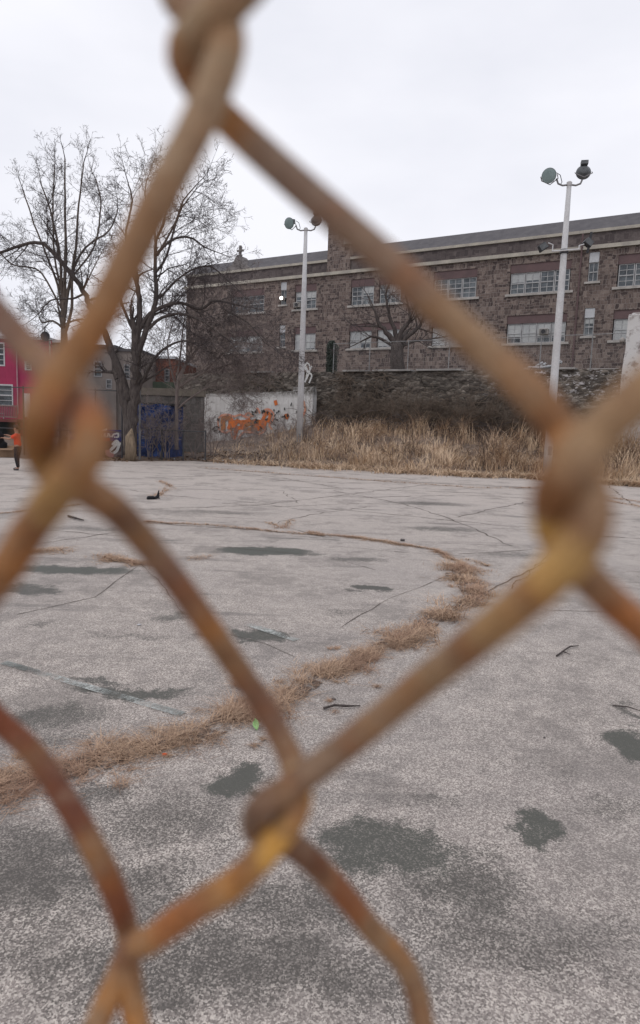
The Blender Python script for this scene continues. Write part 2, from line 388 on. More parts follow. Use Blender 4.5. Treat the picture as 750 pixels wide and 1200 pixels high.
# ------------------------------------------------------------------ dry grass
def grass_mat(name, a, b, c3):
    t = NT(name); o = t.tc.outputs['Object']
    n1 = t.noise(o, 1.2, 3, .6); g = t.n.new('ShaderNodeNewGeometry'); isl = g.outputs['Random Per Island']
    c = t.mix(t.math('POWER', isl, 1.5), a, b); c = t.mix(t.map(n1, .45, .68, 0, .7), c, c3)
    t.color(c); t.rough(.8); return t.m
MAT['straw'] = grass_mat('dry_straw', (.60,.42,.29), (.15,.085,.055), (.34,.20,.14))
MAT['straw_tall'] = grass_mat('tall_dry_grass', (.74,.56,.39), (.34,.235,.155), (.40,.27,.19))
def blades(specs, name, mat, **kw):
    V = []; Fc = []
    for (p, h, wd, ax, ay, bend, segs) in specs:
        # lean direction (ax,ay), bend length
        L = math.hypot(ax, ay) or 1; sx, sy = -ay/L, ax/L
        base = len(V)
        for i in range(segs+1):
            u = i/segs; wq = wd*(1-u*.85)
            cx = p[0]+ax*bend*u*u; cy = p[1]+ay*bend*u*u; cz = p[2]+h*(u - .25*u*u*min(1, bend/(h+1e-3)))
            V.append((cx-sx*wq, cy-sy*wq, cz)); V.append((cx+sx*wq, cy+sy*wq, cz))
        for i in range(segs):
            a = base+2*i; Fc.append((a, a+1, a+3, a+2))
    mb = MB(); mb.v = V; mb.f = Fc
    return tag(mb.build(name, mat), **kw)

def along(pts, n, r):
    seg = [(b-a).length for a, b in zip(pts[:-1], pts[1:])]; T = sum(seg); res = []
    for _ in range(n):
        q = r.uniform(0, T); i = 0
        while i < len(seg)-1 and q > seg[i]: q -= seg[i]; i += 1
        a, b = pts[i], pts[i+1]; d = (b-a).normalized()
        res.append((a.lerp(b, min(1, q/seg[i])), Vector((-d.y, d.x, 0)), d, i))
    return res
main = polyline_world([(-260,985),(-120,955),(0,921),(60,908),(110,892),(170,875),(230,862),(275,843),(330,822),(380,793),(430,768),(465,752)])
mid = polyline_world([(462,756),(500,733),(535,712),(560,703),(545,688),(532,674),(545,664)])
specs = []; r = random.Random(3)
def scatter(pts, n, hw, hmin, hmax, wd, clump=3.0, bendk=2.2, z0=.004):
    for (p, nr, d, i) in along(pts, n, r):
        dens = mnoise.noise(Vector((p.x*clump, p.y*clump, 3.3)))
        edge = hw*max(.25, 1+.9*mnoise.noise(Vector((p.x*2.4, p.y*2.4, 9.1)))+.7*mnoise.noise(Vector((p.x*7, p.y*7, 2.1))))
        o_ = max(-1.7, min(1.7, r.gauss(0, .55)))
        if r.random() > (.48+1.7*dens if hw > .155 else .75+1.0*dens): continue
        q = p + nr*o_*edge + nr*.08*mnoise.noise(Vector((p.x*4, p.y*4, 1)))
        a = r.uniform(0, 6.283) if r.random() < .5 else math.atan2(d.y, d.x)+r.gauss(0, .5)+(math.pi if r.random() < .5 else 0)
        h = r.uniform(hmin, hmax)*max(.25, 1.2-abs(o_)); L = r.uniform(.5, 1.3)*bendk*hmax
        specs.append(((q.x, q.y, z0), h, wd*r.uniform(.6, 1.4), math.cos(a), math.sin(a), L, 3))
scatter(main, 11500, .16, .008, .075, .0020, 3.0, 2.1)
scatter(main, 900, .22, .03, .13, .0018, 3.0, 1.0)
def tufts(pts, n, hw, size, wd):
    for (p, nr, d, i) in along(pts, n, r):
        c_ = p+nr*r.gauss(0, hw*.5); k_ = r.uniform(.5, 1.4)*size; lean = r.uniform(0, 6.283)
        for q_ in range(r.randint(25, 70)):
            a = lean+r.gauss(0, 1.1); o_ = Vector((r.gauss(0, .25)*k_, r.gauss(0, .25)*k_, 0))
            specs.append(((c_.x+o_.x, c_.y+o_.y, .004), r.uniform(.15, .6)*k_, wd*r.uniform(.6, 1.4), math.cos(a), math.sin(a), r.uniform(.4, 1.5)*k_, 3))
tufts(main, 75, .16, .13, .0019)
tufts(mid, 34, .2, .17, .0032)
tufts(main, 26, .45, .07, .0016)
scatter(mid, 6500, .2, .01, .09, .0034, 2.5, 2.0)
scatter(polyline_world([(565,703),(545,664),(510,645),(470,638),(430,632),(385,627),(360,624)]), 4200, .10, .01, .05, .004, 2.0)
scatter(polyline_world([(545,655),(560,660),(572,664)]), 500, .08, .01, .04, .004, 2.0)
scatter(polyline_world([(15,648),(60,645),(100,650),(140,657),(165,662),(200,658),(255,651)]), 4500, .16, .01, .06, .004, 1.2)
scatter(polyline_world([(167,612),(240,615),(304,621),(380,628)]), 1500, .10, .01, .05, .005, 1.0)
scatter(polyline_world([(315,612),(330,620),(345,608)]), 400, .1, .01, .05, .005, 1.0)
scatter(polyline_world([(184,582),(200,570),(188,564)]), 700, .14, .01, .07, .006, 1.0)
scatter(polyline_world([(230,548),(300,553),(420,562),(560,572),(640,572),(760,590)]), 2600, .14, .01, .08, .006, .7)
scatter(polyline_world([(700,585),(740,592),(780,600)]), 500, .15, .01, .08, .006, .7)
scatter(polyline_world([(-20,604),(50,597),(96,591)]), 500, .07, .01, .04, .005, .7)
# dark litter underneath the tufts
blades(specs, 'dry_grass', MAT['straw'], label='matted dry straw coloured grass growing along the cracks of the asphalt', cat='grass', kind='stuff')
mb = MB()
for pts, hw in ((main, .10), (mid, .12)):
    q = jag(pts, .12, .03, 4)
    for a, b in zip(q[:-1], q[1:]):
        d = (b-a)
        if d.length < 1e-6: continue
        d.normalize(); n_ = Vector((-d.y, d.x, 0))
        wa = hw*(.8+.6*mnoise.noise(Vector((a.x*2.1, a.y*2.1, 9.1)))); wb = hw*(.8+.6*mnoise.noise(Vector((b.x*2.1, b.y*2.1, 9.1))))
        h = Vector((0,0,.008)); mb.quad(a-n_*wa+h, b-n_*wb+h, b+n_*wb+h, a+n_*wa+h)
t = NT('soil_litter'); o = t.tc.outputs['Object']; n1 = t.noise(o, 50, 5, .8)
t.color(t.mix(t.map(n1, .35, .65), (.075,.05,.038), (.20,.135,.10))); t.rough(.95)
t.setin(t.b.inputs['Alpha'], t.map(t.noise(o, 11, 6, .8), .46, .54)); MAT['litter'] = t.m
tag(mb.build('soil_in_crack', MAT['litter']), kind='structure')

# ------------------------------------------------------------------ bank, yard and terrace
E2 = Vector((.861, -.509, 0)); N2 = Vector((.509, .861, 0))      # along the walls to the right; away from the camera
WQ = bear(383, 38)                                              # a point of the old retaining wall
def wall_at(px, q=WQ):
    d = ray(px, 495); d = Vector((d.x, d.y, 0))
    # s*d = q + t*E2
    det = d.x*(-E2.y) + E2.x*d.y
    s = (q.x*(-E2.y) + E2.x*q.y)/det
    return d*s
EDGE = [(-300,26),(0,25.9),(150,26.4),(230,28),(350,26.4),(500,25),(640,24.4),(750,23),(900,22),(1300,20)]
def edgeD(px):
    for (a, da), (b, db) in zip(EDGE[:-1], EDGE[1:]):
        if px <= b: return da+(db-da)*(px-a)/(b-a)
    return EDGE[-1][1]
def bankH(px):
    P = [(150,.0),(239,.25),(300,.9),(366,1.75),(450,1.75),(600,1.45),(750,1.3),(1300,1.2)]
    if px <= P[0][0]: return 0
    for (a, da), (b, db) in zip(P[:-1], P[1:]):
        if px <= b: return da+(db-da)*(px-a)/(b-a)
    return 1.2
def bank_point(px, b):
    e = bear(px, edgeD(px)+.55*mnoise.noise(Vector((px*.03, 1, 0)))+.35*mnoise.noise(Vector((px*.11, 5, 0)))); wv = wall_at(px)
    p = e.lerp(wv, b); u = b*b*(3-2*b)
    u = max(0, u)*(1 if b > 0 else 0); z = bankH(px)*u + .004 + (.12*mnoise.noise(p*.6)+.05*mnoise.noise(p*2.3))*min(1, b*4)
    return Vector((p.x, p.y, max(.004, z) if b > 0 else .004))
V = []; Fc = []; NA, NB = 420, 26
for i in range(NA+1):
    px = 120 + 1180*i/NA
    for j in range(NB+1): V.append(tuple(bank_point(px, j/NB)))
for i in range(NA):
    for j in range(NB):
        a = i*(NB+1)+j; Fc.append((a, a+NB+1, a+NB+2, a+1))
mb = MB(); mb.v = V; mb.f = Fc
MAT['dirt'] = simple('leaf_littered_dirt', (.24,.18,.14), (.12,.093,.078), 1.6, .95, 0, .5)
tag(mb.build('grass_bank', MAT['dirt'], smooth=True), kind='structure')
mb = MB()
for a, b in zip(range(-300, 150, 15), range(-285, 165, 15)):
    p0 = bear(a, edgeD(a)+.25*mnoise.noise(Vector((a*.05, 0, 0))), .006); p1 = bear(b, edgeD(b)+.25*mnoise.noise(Vector((b*.05, 0, 0))), .006)
    mb.quad(p0, p1, bear(b, 60, .006), bear(a, 60, .006))
tag(mb.build('dirt_yard', MAT['dirt']), kind='structure')
specs = []; r = random.Random(11)
for k in range(30000):
    px = r.triangular(225, 900, 520) if r.random() < .4 else r.uniform(290, 900)
    b = r.uniform(0, 1)**1.15 * .86 + .012
    p = bank_point(px, b)
    dens = .42+1.3*mnoise.noise(Vector((p.x*.6, p.y*.6, 0)))+.7*mnoise.noise(Vector((p.x*2, p.y*2, 0)))
    if b < .06: dens *= .8
    if px < 340: dens *= max(.12, (px-215)/150)
    if r.random() > dens: continue
    tall = max(.28, .62+1.0*mnoise.noise(Vector((p.x*.7+9, p.y*.7, 4)))) * (.5 if b < .08 else 1) * (.55 if px < 340 else 1)
    h = r.uniform(.3, 1.3)*tall*(1.5 if px > 690 else 1.0)*(1.25 if b > .45 else 1); a = r.gauss(mnoise.noise(Vector((p.x*.9, p.y*.9, 21)))*7, .8); cl_ = abs(mnoise.noise(Vector((p.x*1.3, p.y*1.3, 33))))
    specs.append(((p.x, p.y, p.z-.02), h, r.uniform(.007, .016), math.cos(a), math.sin(a), (r.uniform(.1, .6)+cl_*2.2)*h, 3))
for k in range(24000):       # lodged, flattened straw
    px = r.uniform(250, 900); b = r.uniform(-.015, .55)**1 if r.random() < .6 else r.gauss(.01, .04); b = max(-.09, b); p = bank_point(px, b); a = r.uniform(0, 6.283)
    if r.random() > .7+mnoise.noise(Vector((p.x*.8, p.y*.8, 7))): continue
    if px < 340 and r.random() > .35: continue
    h = r.uniform(.06, .3)
    specs.append(((p.x, p.y, p.z), h, r.uniform(.009, .018), math.cos(a), math.sin(a), r.uniform(.25, .7), 3))
blades(specs, 'tall_grass', MAT['straw_tall'], label='tall dry tan grass and weeds covering the bank below the old stone wall', cat='grass', kind='stuff')

# litter leaves on the left strip
mb = MB(); r = random.Random(5)
for k in range(2600):
    px = r.uniform(60, 330); p = bear(px, edgeD(px)+r.uniform(-.4, 3.2)**1.0); p.z = .03
    if px > 150:
        p = bank_point(px, min(1, max(0, r.uniform(-.02, .4)))); p.z += .03
    s = r.uniform(.02, .07); a = r.uniform(0, 6.28); u = Vector((math.cos(a), math.sin(a), r.uniform(-.5, .5)))*s; v = Vector((-math.sin(a), math.cos(a), r.uniform(-.5, .9)))*s*.7
    mb.quad(p-u, p+v, p+u, p-v)
tag(mb.build('leaf_litter', simple('dead_leaves', (.26,.17,.11), (.14,.09,.06), 3, .9)), 'scattered brown dead leaves on the dirt strip under the bare trees', 'leaves', kind='stuff')
mb = MB(); MAT['trash'] = simple('paper_litter', (.6,.6,.62), (.45,.45,.46), 9, .7)

def litter(px, py, s, seed, lab, D=None, mat='trash', z=.03):
    r = random.Random(seed); mb = MB(); n = 9
    prof = [(r.uniform(.7, 1)*s, r.uniform(.7, 1)*s) for _ in range(n)]
    for k in range(n):
        a0, a1 = 6.283*k/n, 6.283*(k+1)/n
        mb.tri((0, 0, s*.5), (prof[k][0]*math.cos(a0), prof[k][1]*math.sin(a0), r.uniform(0, .3)*s), (prof[(k+1) % n][0]*math.cos(a1), prof[(k+1) % n][1]*math.sin(a1), .1*s))
    o = mb.build('paper_scrap', MAT[mat]); o.location = bear(px, D, z) if D else G(px, py, z)
    return tag(o, lab, 'litter')
for i, (px, D, z) in enumerate([(254,28.6,.05),(262,28.2,.04),(281,28.3,.08),(240,28.5,.05),(205,28.2,.04),(271,29,.1)]):
    tag(litter(px, 0, .07, i, 'white scrap of litter on the leafy dirt below the graffiti wall', D, 'trash', z), group='scraps of litter below the graffiti wall')

# old retaining wall and terrace
t_ang = math.atan2(E2.y, E2.x)
WT = 4.8
rw = empty('retaining_wall', WQ, t_ang)
tag(rw, 'long dark rubble stone retaining wall below the school with pale coping slabs', 'wall')
t = NT('dark_rubble'); o = t.tc.outputs['Object']; x, y, z = t.xyz(o)
v = t.comb(x, t.math('MULTIPLY', z, 2.0), 0.0)
wv = t.noise(v, 1.1, 3, .6, color=True); v2 = t.vmath('ADD', v, t.vmath('MULTIPLY', wv, (.18,.18,0)))
ce = t.vor(v2, 3.6, 'DISTANCE_TO_EDGE'); cc = t.xyz(t.vor(v2, 3.6, out='Color'))[0]
c = t.ramp(cc, [(0, (.06,.05,.043)), (.5, (.125,.105,.09)), (1, (.23,.20,.17))])
c = t.mix(t.map(ce, 0, .06, .7, 0), c, (.03,.028,.026))
c = t.mix(t.map(t.noise(v, .5, 5, .65), .42, .66, 0, .65), c, (.04,.036,.032))
lay = t.noise(t.comb(t.math('MULTIPLY', x, .25), t.math('MULTIPLY', z, 4.0), 0.0), 1.6, 4, .65)
c = t.mix(t.math('MULTIPLY', t.map(z, 3.1, 1.8, 0, .8), t.map(lay, .42, .6)), c, (.12,.095,.07))
wh = t.math('MULTIPLY', t.map(t.noise(v, 2.6, 5, .7), .545, .58), t.math('MULTIPLY', t.map(x, 8.8, 10.3), t.map(x, 17.0, 15.2)))
wh = t.math('MULTIPLY', wh, t.map(z, 3.2, 3.7))
c = t.mix(t.math('MULTIPLY', wh, .85), c, (.42,.40,.40))
mo = t.math('MULTIPLY', t.map(t.noise(v, 3.5, 4, .7), .52, .62), t.map(z, WT-.9, WT-.2, 0, .5))
c = t.mix(mo, c, (.2,.185,.17))
t.color(c); t.rough(.95); t.bump(ce, .8, .1); MAT['rubble'] = t.m
# wall face built as a rough grid
def rough_face(x0, x1, z0, z1, nx, nz, amp, y=0, batter=.0, topz=None):
    mb = MB()
    for i in range(nx+1):
        for j in range(nz+1):
            x = x0+(x1-x0)*i/nx; u = j/nz; zt = z1 + (topz(x) if topz else 0); z = z0+(zt-z0)*u
            mb.v.append((x, y-batter*(1-u)+amp*mnoise.noise(Vector((x*1.7, z*2.4, 2)))+amp*.5*mnoise.noise(Vector((x*5, z*6, 5))), z))
    for i in range(nx):
        for j in range(nz):
            a = i*(nz+1)+j; mb.f.append((a, a+nz+1, a+nz+2, a+1))
    b = len(mb.v)
    for i in range(nx+1): mb.v.append((x0+(x1-x0)*i/nx, y+.75, z1-.1))
    for i in range(nx): mb.f.append((i*(nz+1)+nz, (i+1)*(nz+1)+nz, b+i+1, b+i))
    return mb
rough_face(-12, 34, -.2, WT, 260, 30, .16, 0, .5, lambda x: .09*mnoise.noise(Vector((x*1.3, 0, 1)))).build('wall_face', MAT['rubble'], rw)
mb = MB(); mb.box(-12, -11.3, .1, 14, -.2, WT-.12).build('wall_return', MAT['rubble'], rw)
MAT['concrete'] = simple('pale_concrete', (.36,.345,.33), (.24,.23,.22), 1.5, .9, 0, .2)
r = random.Random(2)
for (a, b) in ((-5.6,-4.2),(1.0,2.4),(2.9,5.2),(5.5,8.0),(12.6,13.6),(16,18.5)):
    mb = MB(); mb.box(a, b, -.16, .5, WT-.01, WT+.09); mb.build('coping_slab', MAT['concrete'], rw, bevel=.015)
tp = MB(); A_ = WQ+E2*-11.4+N2*.6; B_ = WQ+E2*60+N2*.6
h = Vector((0,0,WT-.14)); tp.quad(A_+h, B_+h, B_+N2*60+h, A_+N2*60+h)
MAT['turf'] = simple('dull_winter_turf', (.12,.11,.07), (.08,.075,.055), 1, .95)
tag(tp.build('terrace', MAT['turf']), kind='structure')

# terrace fence on the wall
MAT['fence'] = simple('galvanised_steel', (.34,.34,.34), (.22,.22,.22), 5, .5, .5)
MAT['fence_dark'] = simple('weathered_fence_steel', (.10,.10,.105), (.06,.06,.065), 5, .6, .3)
def mesh_alpha(name, col, scale, wire):
    # woven diamond mesh as a real thin wire pattern
    t = NT(name); o = t.tc.outputs['Object']; x, y, z = t.xyz(o)
    a = t.math('FRACT', t.math('MULTIPLY', t.math('ADD', x, z), scale)); b = t.math('FRACT', t.math('MULTIPLY', t.math('SUBTRACT', x, z), scale))
    f = t.math('MAXIMUM', t.math('LESS_THAN', a, wire), t.math('LESS_THAN', b, wire))
    t.color(col); t.rough(.6); t.setin(t.b.inputs['Alpha'], f); return t.m
MAT['mesh_t'] = mesh_alpha('chain_mesh', (.22,.21,.21), 10, .035)
MAT['mesh_d'] = mesh_alpha('dark_chain_mesh', (.09,.085,.085), 10, .05)
tf = empty('terrace_fence', WQ+N2*.35+Vector((0,0,WT-.1)), t_ang)
tag(tf, 'chain link fence with steel posts on top of the old retaining wall', 'fence')
HF = 1.75
xs = [0.1 + 2.35*i for i in range(-1, 11)]
for xx in xs[1:]:
    MB().tube([(xx,0,0),(xx,0,HF+.05)], .026, 8).build('post', MAT['fence'], tf)
MB().tube([(xs[1],0,HF),(xs[-1],0,HF)], .017, 6).build('top_rail', MAT['fence'], tf)
MB().quad((xs[1],-.03,.02),(xs[-1],-.03,.02),(xs[-1],-.03,HF),(xs[1],-.03,HF)).build('mesh_panel', MAT['mesh_t'], tf)

# ------------------------------------------------------------------ school
SQ = bear(590, 49)
sch = empty('school_building', SQ, t_ang)
tag(sch, 'long three storey purple brown stone school with slate roof and pale cornices', 'building')
def hit(px, py):                     # (distance along the front, height)
    d = ray(px, py); k = (SQ.x*N2.x+SQ.y*N2.y)/(d.x*N2.x+d.y*N2.y); p = CAM + d*k
    return ((p-SQ).x*E2.x+(p-SQ).y*E2.y, p.z)
Z = lambda px, py: hit(px, py)[1]
zc2, zc1, zrg = Z(600,300), Z(600,281.5), Z(600,269)
zus, zuh, zup = Z(593,345.7), Z(593,321), Z(593,311)
zls, zlh, zlp = Z(590,403), Z(590,380), Z(590,370.5)
print('school z', [round(v,2) for v in (zls,zlh,zlp,zus,zuh,zup,zc2,zc1,zrg)])
SL = hit(218, 400)[0]; SR = 30.0
su = lambda px: hit(px, 345.7-.0646*(px-593)-8)[0]
sl = lambda px: hit(px, 403-.0276*(px-590)-8)[0]
UPW = [[su(a) for a in (271,290,309)], [su(346), su(358), su(370)], [su(411.5), su(424), su(437.5)], [su(444.5), su(457), su(469)],
       [su(508), su(524.5), su(541), su(557.5)], [su(597.5), su(614.5), su(632), su(649), su(667)], [su(723.5), su(743), su(763), su(784), su(805)]]
LOW = [[sl(268), sl(287), sl(307)], [sl(345), sl(357), sl(369)], [sl(409.5), sl(421.5), sl(434.5)], [sl(442), sl(454), sl(467)],
       [sl(506), sl(522), sl(538), sl(554.5)], [sl(593.5), sl(610.5), sl(628), sl(645), sl(662)], [sl(718), sl(738), sl(758), sl(778), sl(799)]]
NARU = [su(328.5), su(335.5), su(688), su(700)]; NARL = [sl(327), sl(334), sl(683), sl(695)]
holes = []
for g in UPW: holes.append((g[0]-.05, g[-1]+.05, zus, zup))
for g in LOW: holes.append((g[0]-.05, g[-1]+.05, zls, zlp))
for q in (NARU[:2], NARU[2:]): holes.append((q[0], q[1], zus+.5, zup+.35))
for q in (NARL[:2], NARL[2:]): holes.append((q[0], q[1], zls+.35, zlp+.25))
RV = .22
def wall_holes(x0, x1, z0, z1, holes, y=0.0, rv=RV):
    mb = MB(); X = sorted({x0, x1, *[h[0] for h in holes], *[h[1] for h in holes]}); Zs = sorted({z0, z1, *[h[2] for h in holes], *[h[3] for h in holes]})
    for a, b in zip(X[:-1], X[1:]):
        for c, d in zip(Zs[:-1], Zs[1:]):
            mx_, mz = (a+b)/2, (c+d)/2
            if any(h[0] < mx_ < h[1] and h[2] < mz < h[3] for h in holes): continue
            mb.quad((a,y,c),(b,y,c),(b,y,d),(a,y,d))
    for (a, b, c, d) in holes:
        mb.quad((a,y,c),(a,y,d),(a,y+rv,d),(a,y+rv,c)); mb.quad((b,y,c),(b,y+rv,c),(b,y+rv,d),(b,y,d))
        mb.quad((a,y,c),(a,y+rv,c),(b,y+rv,c),(b,y,c)); mb.quad((a,y,d),(b,y,d),(b,y+rv,d),(a,y+rv,d))
    return mb
mb = wall_holes(SL, SR, 0, zc2-.12, holes)
DP = 15
mb.quad((SL,0,0),(SL,0,zc2-.12),(SL,DP,zc2-.12),(SL,DP,0)); mb.quad((SR,0,0),(SR,DP,0),(SR,DP,zc2-.12),(SR,0,zc2-.12)); mb.quad((SL,DP,0),(SL,DP,zc2-.12),(SR,DP,zc2-.12),(SR,DP,0))
mb.build('wall', MAT['school'], sch)
mb = MB(); mb.box(SL+.02, SR-.02, .06, DP-.06, zc2+.14, zc1-.1); mb.build('parapet', MAT['parapet'], sch)
MB().box(SL-.15, SR+.15, -.22, DP+.2, zc2-.12, zc2+.14).build('cornice', MAT['cornice'], sch)
MB().box(SL-.05, SR+.05, -.08, DP+.1, zc1-.1, zc1+.1).build('cornice', MAT['cornice'], sch)
rh = 1.25
mb = MB(); mb.v = [(SL,.05,zc1+.1),(SR,.05,zc1+.1),(SR,DP,zc1+.1),(SL,DP,zc1+.1),(SL+.02,1.6,zc1+.1+rh),(SR-1.4,1.6,zc1+.1+rh),(SR-1.4,DP-1.6,zc1+.1+rh),(SL+.02,DP-1.6,zc1+.1+rh)]
mb.f = [(0,1,5,4),(1,2,6,5),(2,3,7,6),(3,0,4,7),(4,5,6,7)]; mb.build('roof', MAT['slate'], sch)
# chimney breast
c0 = hit(384.5, 300)[0]; c1 = hit(411, 300)[0]; ztop = Z(386, 266)
ch = MB().box(c0, c1, -.1, 1.7, zc2+.15, ztop).build('chimney', MAT['school'], sch)
MB().box(c0-.08, c1+.08, -.18, 1.78, ztop, ztop+.16).build('chimney_cap', MAT['cornice'], ch)
MB().box(hit(405,285)[0], hit(413,285)[0], -.34, -.105, Z(408,287), Z(408,279)).build('vent_stone', MAT['sill'], ch)
# gable with a stone cross
g0, g1 = hit(260,316)[0], hit(297,312)[0]; gp = hit(278.5,298.5)
zb = zc1+.0
mb = MB(); gm = gp[0]
mb.v = [(g0,-.04,zb),(g1,-.04,zb),(gm,-.04,gp[1]),(g0,1.4,zb),(g1,1.4,zb),(gm,1.4,gp[1])]
prf = [(g0, zb), (gm-.62, zb+(gp[1]-zb)*.42), (gm-.2, gp[1]-.2), (gm, gp[1]), (gm+.2, gp[1]-.2), (gm+.62, zb+(gp[1]-zb)*.42), (g1, zb)]
mb.v = [(a,-.04,b) for a, b in prf]+[(a,1.4,b) for a, b in prf]; n_ = len(prf)
mb.f = [tuple(range(n_)), tuple(reversed(range(n_, 2*n_)))]+[(i, i+n_, (i+1) % n_+n_, (i+1) % n_) for i in range(n_)]
MAT['gable'] = simple('grey_gable_stone', (.24,.22,.215), (.17,.155,.15), 3)
gb = mb.build('gable', MAT['gable'], sch)
zt = Z(279, 286.5)
mb = MB(); mb.box(gm-.09, gm+.09, .3, .5, gp[1]-.1, zt); mb.box(gm-.36, gm-.092, .32, .48, zt-.55, zt-.38); mb.box(gm+.092, gm+.36, .32, .48, zt-.55, zt-.38)
mb.box(gm-.13, gm+.13, .25, .55, gp[1]-.15, gp[1]+.10)
mb.build('cross', MAT['gable'], gb)

def sash(x0, x1, z0, z1, kind, r):
    """one sash window: frame with its muntins, pane and blind behind it"""
    y = RV-.1; m_ = MB(); fw = .06
    m_.box(x0, x0+fw, y, y+.08, z0, z1); m_.box(x1-fw, x1, y, y+.08, z0, z1)
    m_.box(x0+fw, x1-fw, y, y+.08, z0, z0+fw); m_.box(x0+fw, x1-fw, y, y+.08, z1-fw, z1)
    zm = (z0+z1)/2
    m_.box(x0+fw, x1-fw, y-.01, y+.07, zm-.035, zm+.035)
    xm = (x0+x1)/2
    for (a, b) in ((z0+fw, zm-.035), (zm+.035, z1-fw)):
        m_.box(xm-.018, xm+.018, y+.02, y+.06, a, b)
        if kind != 'plain': m_.box(x0+fw, x1-fw, y+.023, y+.057, (a+b)/2-.018, (a+b)/2+.018)
    w_ = m_.build('window', MAT['sash'], sch)
    MB().quad((x0+fw*.5,y+.045,z0+fw*.5),(x1-fw*.5,y+.045,z0+fw*.5),(x1-fw*.5,y+.045,z1-fw*.5),(x0+fw*.5,y+.045,z1-fw*.5)).build('pane', MAT['glass'], w_)
    if kind == 'low' or r.random() < .25:
        zb = z0+fw+(z1-z0)*(r.choice((.0, .0, .05, .3)) if kind == 'low' else r.uniform(.45, .7))
        for (a, b) in ((x0+fw+.01, xm-.03), (xm+.03, x1-fw-.01)):
            MB().box(a, b, y+.028, y+.04, max(zb, z0+fw+.02), z1-fw-.02).build('blind', MAT['blind'], w_)
    return w_
r = random.Random(9)
for rows, zs, zh, zp, kind in ((UPW, zus, zuh, zup, 'up'), (LOW, zls, zlh, zlp, 'low')):
    for gi, g in enumerate(rows):
        for a, b in zip(g[:-1], g[1:]):
            sash(a+.02, b-.02, zs+.02, zh, kind, r)
        MB().box(g[0]-.05, g[-1]+.05, .06, RV+.02, zh, zp).build('spandrel_panel', MAT['mauve'], sch)
        MB().box(g[0]-.3, g[-1]+.3, -.12, .14, zs-.16, zs+.01).build('sill', MAT['sill'], sch)
        MB().quad((g[0]-.05,RV+.004,zs),(g[-1]+.05,RV+.004,zs),(g[-1]+.05,RV+.004,zp),(g[0]-.05,RV+.004,zp)).build('window_backing', MAT['dkmetal'], sch)
for (q, za, zb) in ((NARU[:2], zus+.5, zup+.35), (NARU[2:], zus+.5, zup+.35), (NARL[:2], zls+.35, zlp+.25), (NARL[2:], zls+.35, zlp+.25)):
    zm = zb-(zb-za)*.34
    w_ = sash(q[0]+.01, q[1]-.01, za+.01, zm, 'plain', r)
    MB().box(q[0]+.01, q[1]-.01, .05, .16, zm, zb-.01).build('board', MAT['blind_shut'], w_)
    MB().box(q[0]-.18, q[1]+.18, -.12, .14, za-.14, za+.005).build('sill', MAT['sill'], sch)
# window air conditioners
def aircon(x, z):
    a = MB().box(x, x+.62, -.32, .2, z, z+.42).build('air_conditioner', MAT['sill'], sch, bevel=.02)
    m_ = MB()
    for k in range(6): m_.box(x+.05, x+.57, -.335, -.322, z+.05+k*.058, z+.075+k*.058)
    m_.lathe([(.02,-.345),(.14,-.345),(.14,-.337),(.02,-.337)], 16, (x+.31, 0, z+.21), 'y')
    m_.build('grille', MAT['dkmetal'], a)
aircon(LOW[5][2]+.25, zls+.55); aircon(UPW[1][0]+.02, zus+.15)
# down pipe and roof floodlights
pp = hit(682, 300)[0]; m_ = MB().tube([(pp,-.28,zc1-.2),(pp,-.28,zc2+.2),(pp-.02,-.14,zc2-.4),(pp-.05,-.12,WT)], .06, 8)
m_.build('downpipe', MAT['mauve'], sch)
# broken lamp flash between the two left windows: a wall light that is lit
lx, lz = hit(332.5, 351)
l_ = MB().box(lx-.16, lx+.16, -.35, 0, lz-.1, lz+.22).build('wall_light', MAT['sill'], sch, bevel=.02)
t = NT('lit_wall_lamp'); t.b.inputs['Emission Color'].default_value = (1, .98, .92, 1); t.b.inputs['Emission Strength'].default_value = 6; MAT['lit'] = t.m
MB().lathe([(.02,-.47),(.13,-.45),(.15,-.40),(.13,-.352)], 14, (lx,0,lz+.06), 'y').build('lens', MAT['lit'], l_)

# ------------------------------------------------------------------ plastered wall with graffiti
GQ = WQ - N2*1.0
def ghit(px, py, q=GQ):
    d = ray(px, py); k = (q.x*N2.x+q.y*N2.y)/(d.x*N2.x+d.y*N2.y); p = CAM + d*k
    return ((p-q).x*E2.x+(p-q).y*E2.y, p.z)
gw = empty('graffiti_wall', GQ, t_ang)
tag(gw, 'low white plastered wall with orange graffiti in front of dark stone wall', 'wall')
gx0, gx1 = ghit(238, 490)[0], ghit(366, 480)[0]; gz0, gz1 = ghit(239, 462)[1], ghit(364, 458)[1]
print('graffiti wall', gx0, gx1, gz0, gz1)
t = NT('peeling_white_plaster'); o = t.tc.outputs['Object']; x, y, z = t.xyz(o)
n1 = t.noise(o, 1.3, 5, .65); n2 = t.noise(t.comb(t.math('MULTIPLY', x, 5), y, t.math('MULTIPLY', z, .6)), 1.2, 5, .7); n3 = t.noise(o, 7, 5, .75)
c = t.mix(t.map(n1, .35, .65), (.56,.55,.54), (.70,.69,.68))
c = t.mix(t.map(n2, .5, .68, 0, .6), c, (.26,.235,.21)); c = t.mix(t.map(n3, .6, .66, 0, .75), c, (.20,.16,.13))
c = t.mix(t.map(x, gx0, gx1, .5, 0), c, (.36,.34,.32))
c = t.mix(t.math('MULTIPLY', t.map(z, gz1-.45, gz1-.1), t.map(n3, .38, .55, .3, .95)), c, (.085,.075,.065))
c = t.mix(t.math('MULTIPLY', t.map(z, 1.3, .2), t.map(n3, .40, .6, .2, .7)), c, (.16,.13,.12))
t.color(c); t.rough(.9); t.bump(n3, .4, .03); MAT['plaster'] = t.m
mb = MB(); NX, NZ = 60, 10
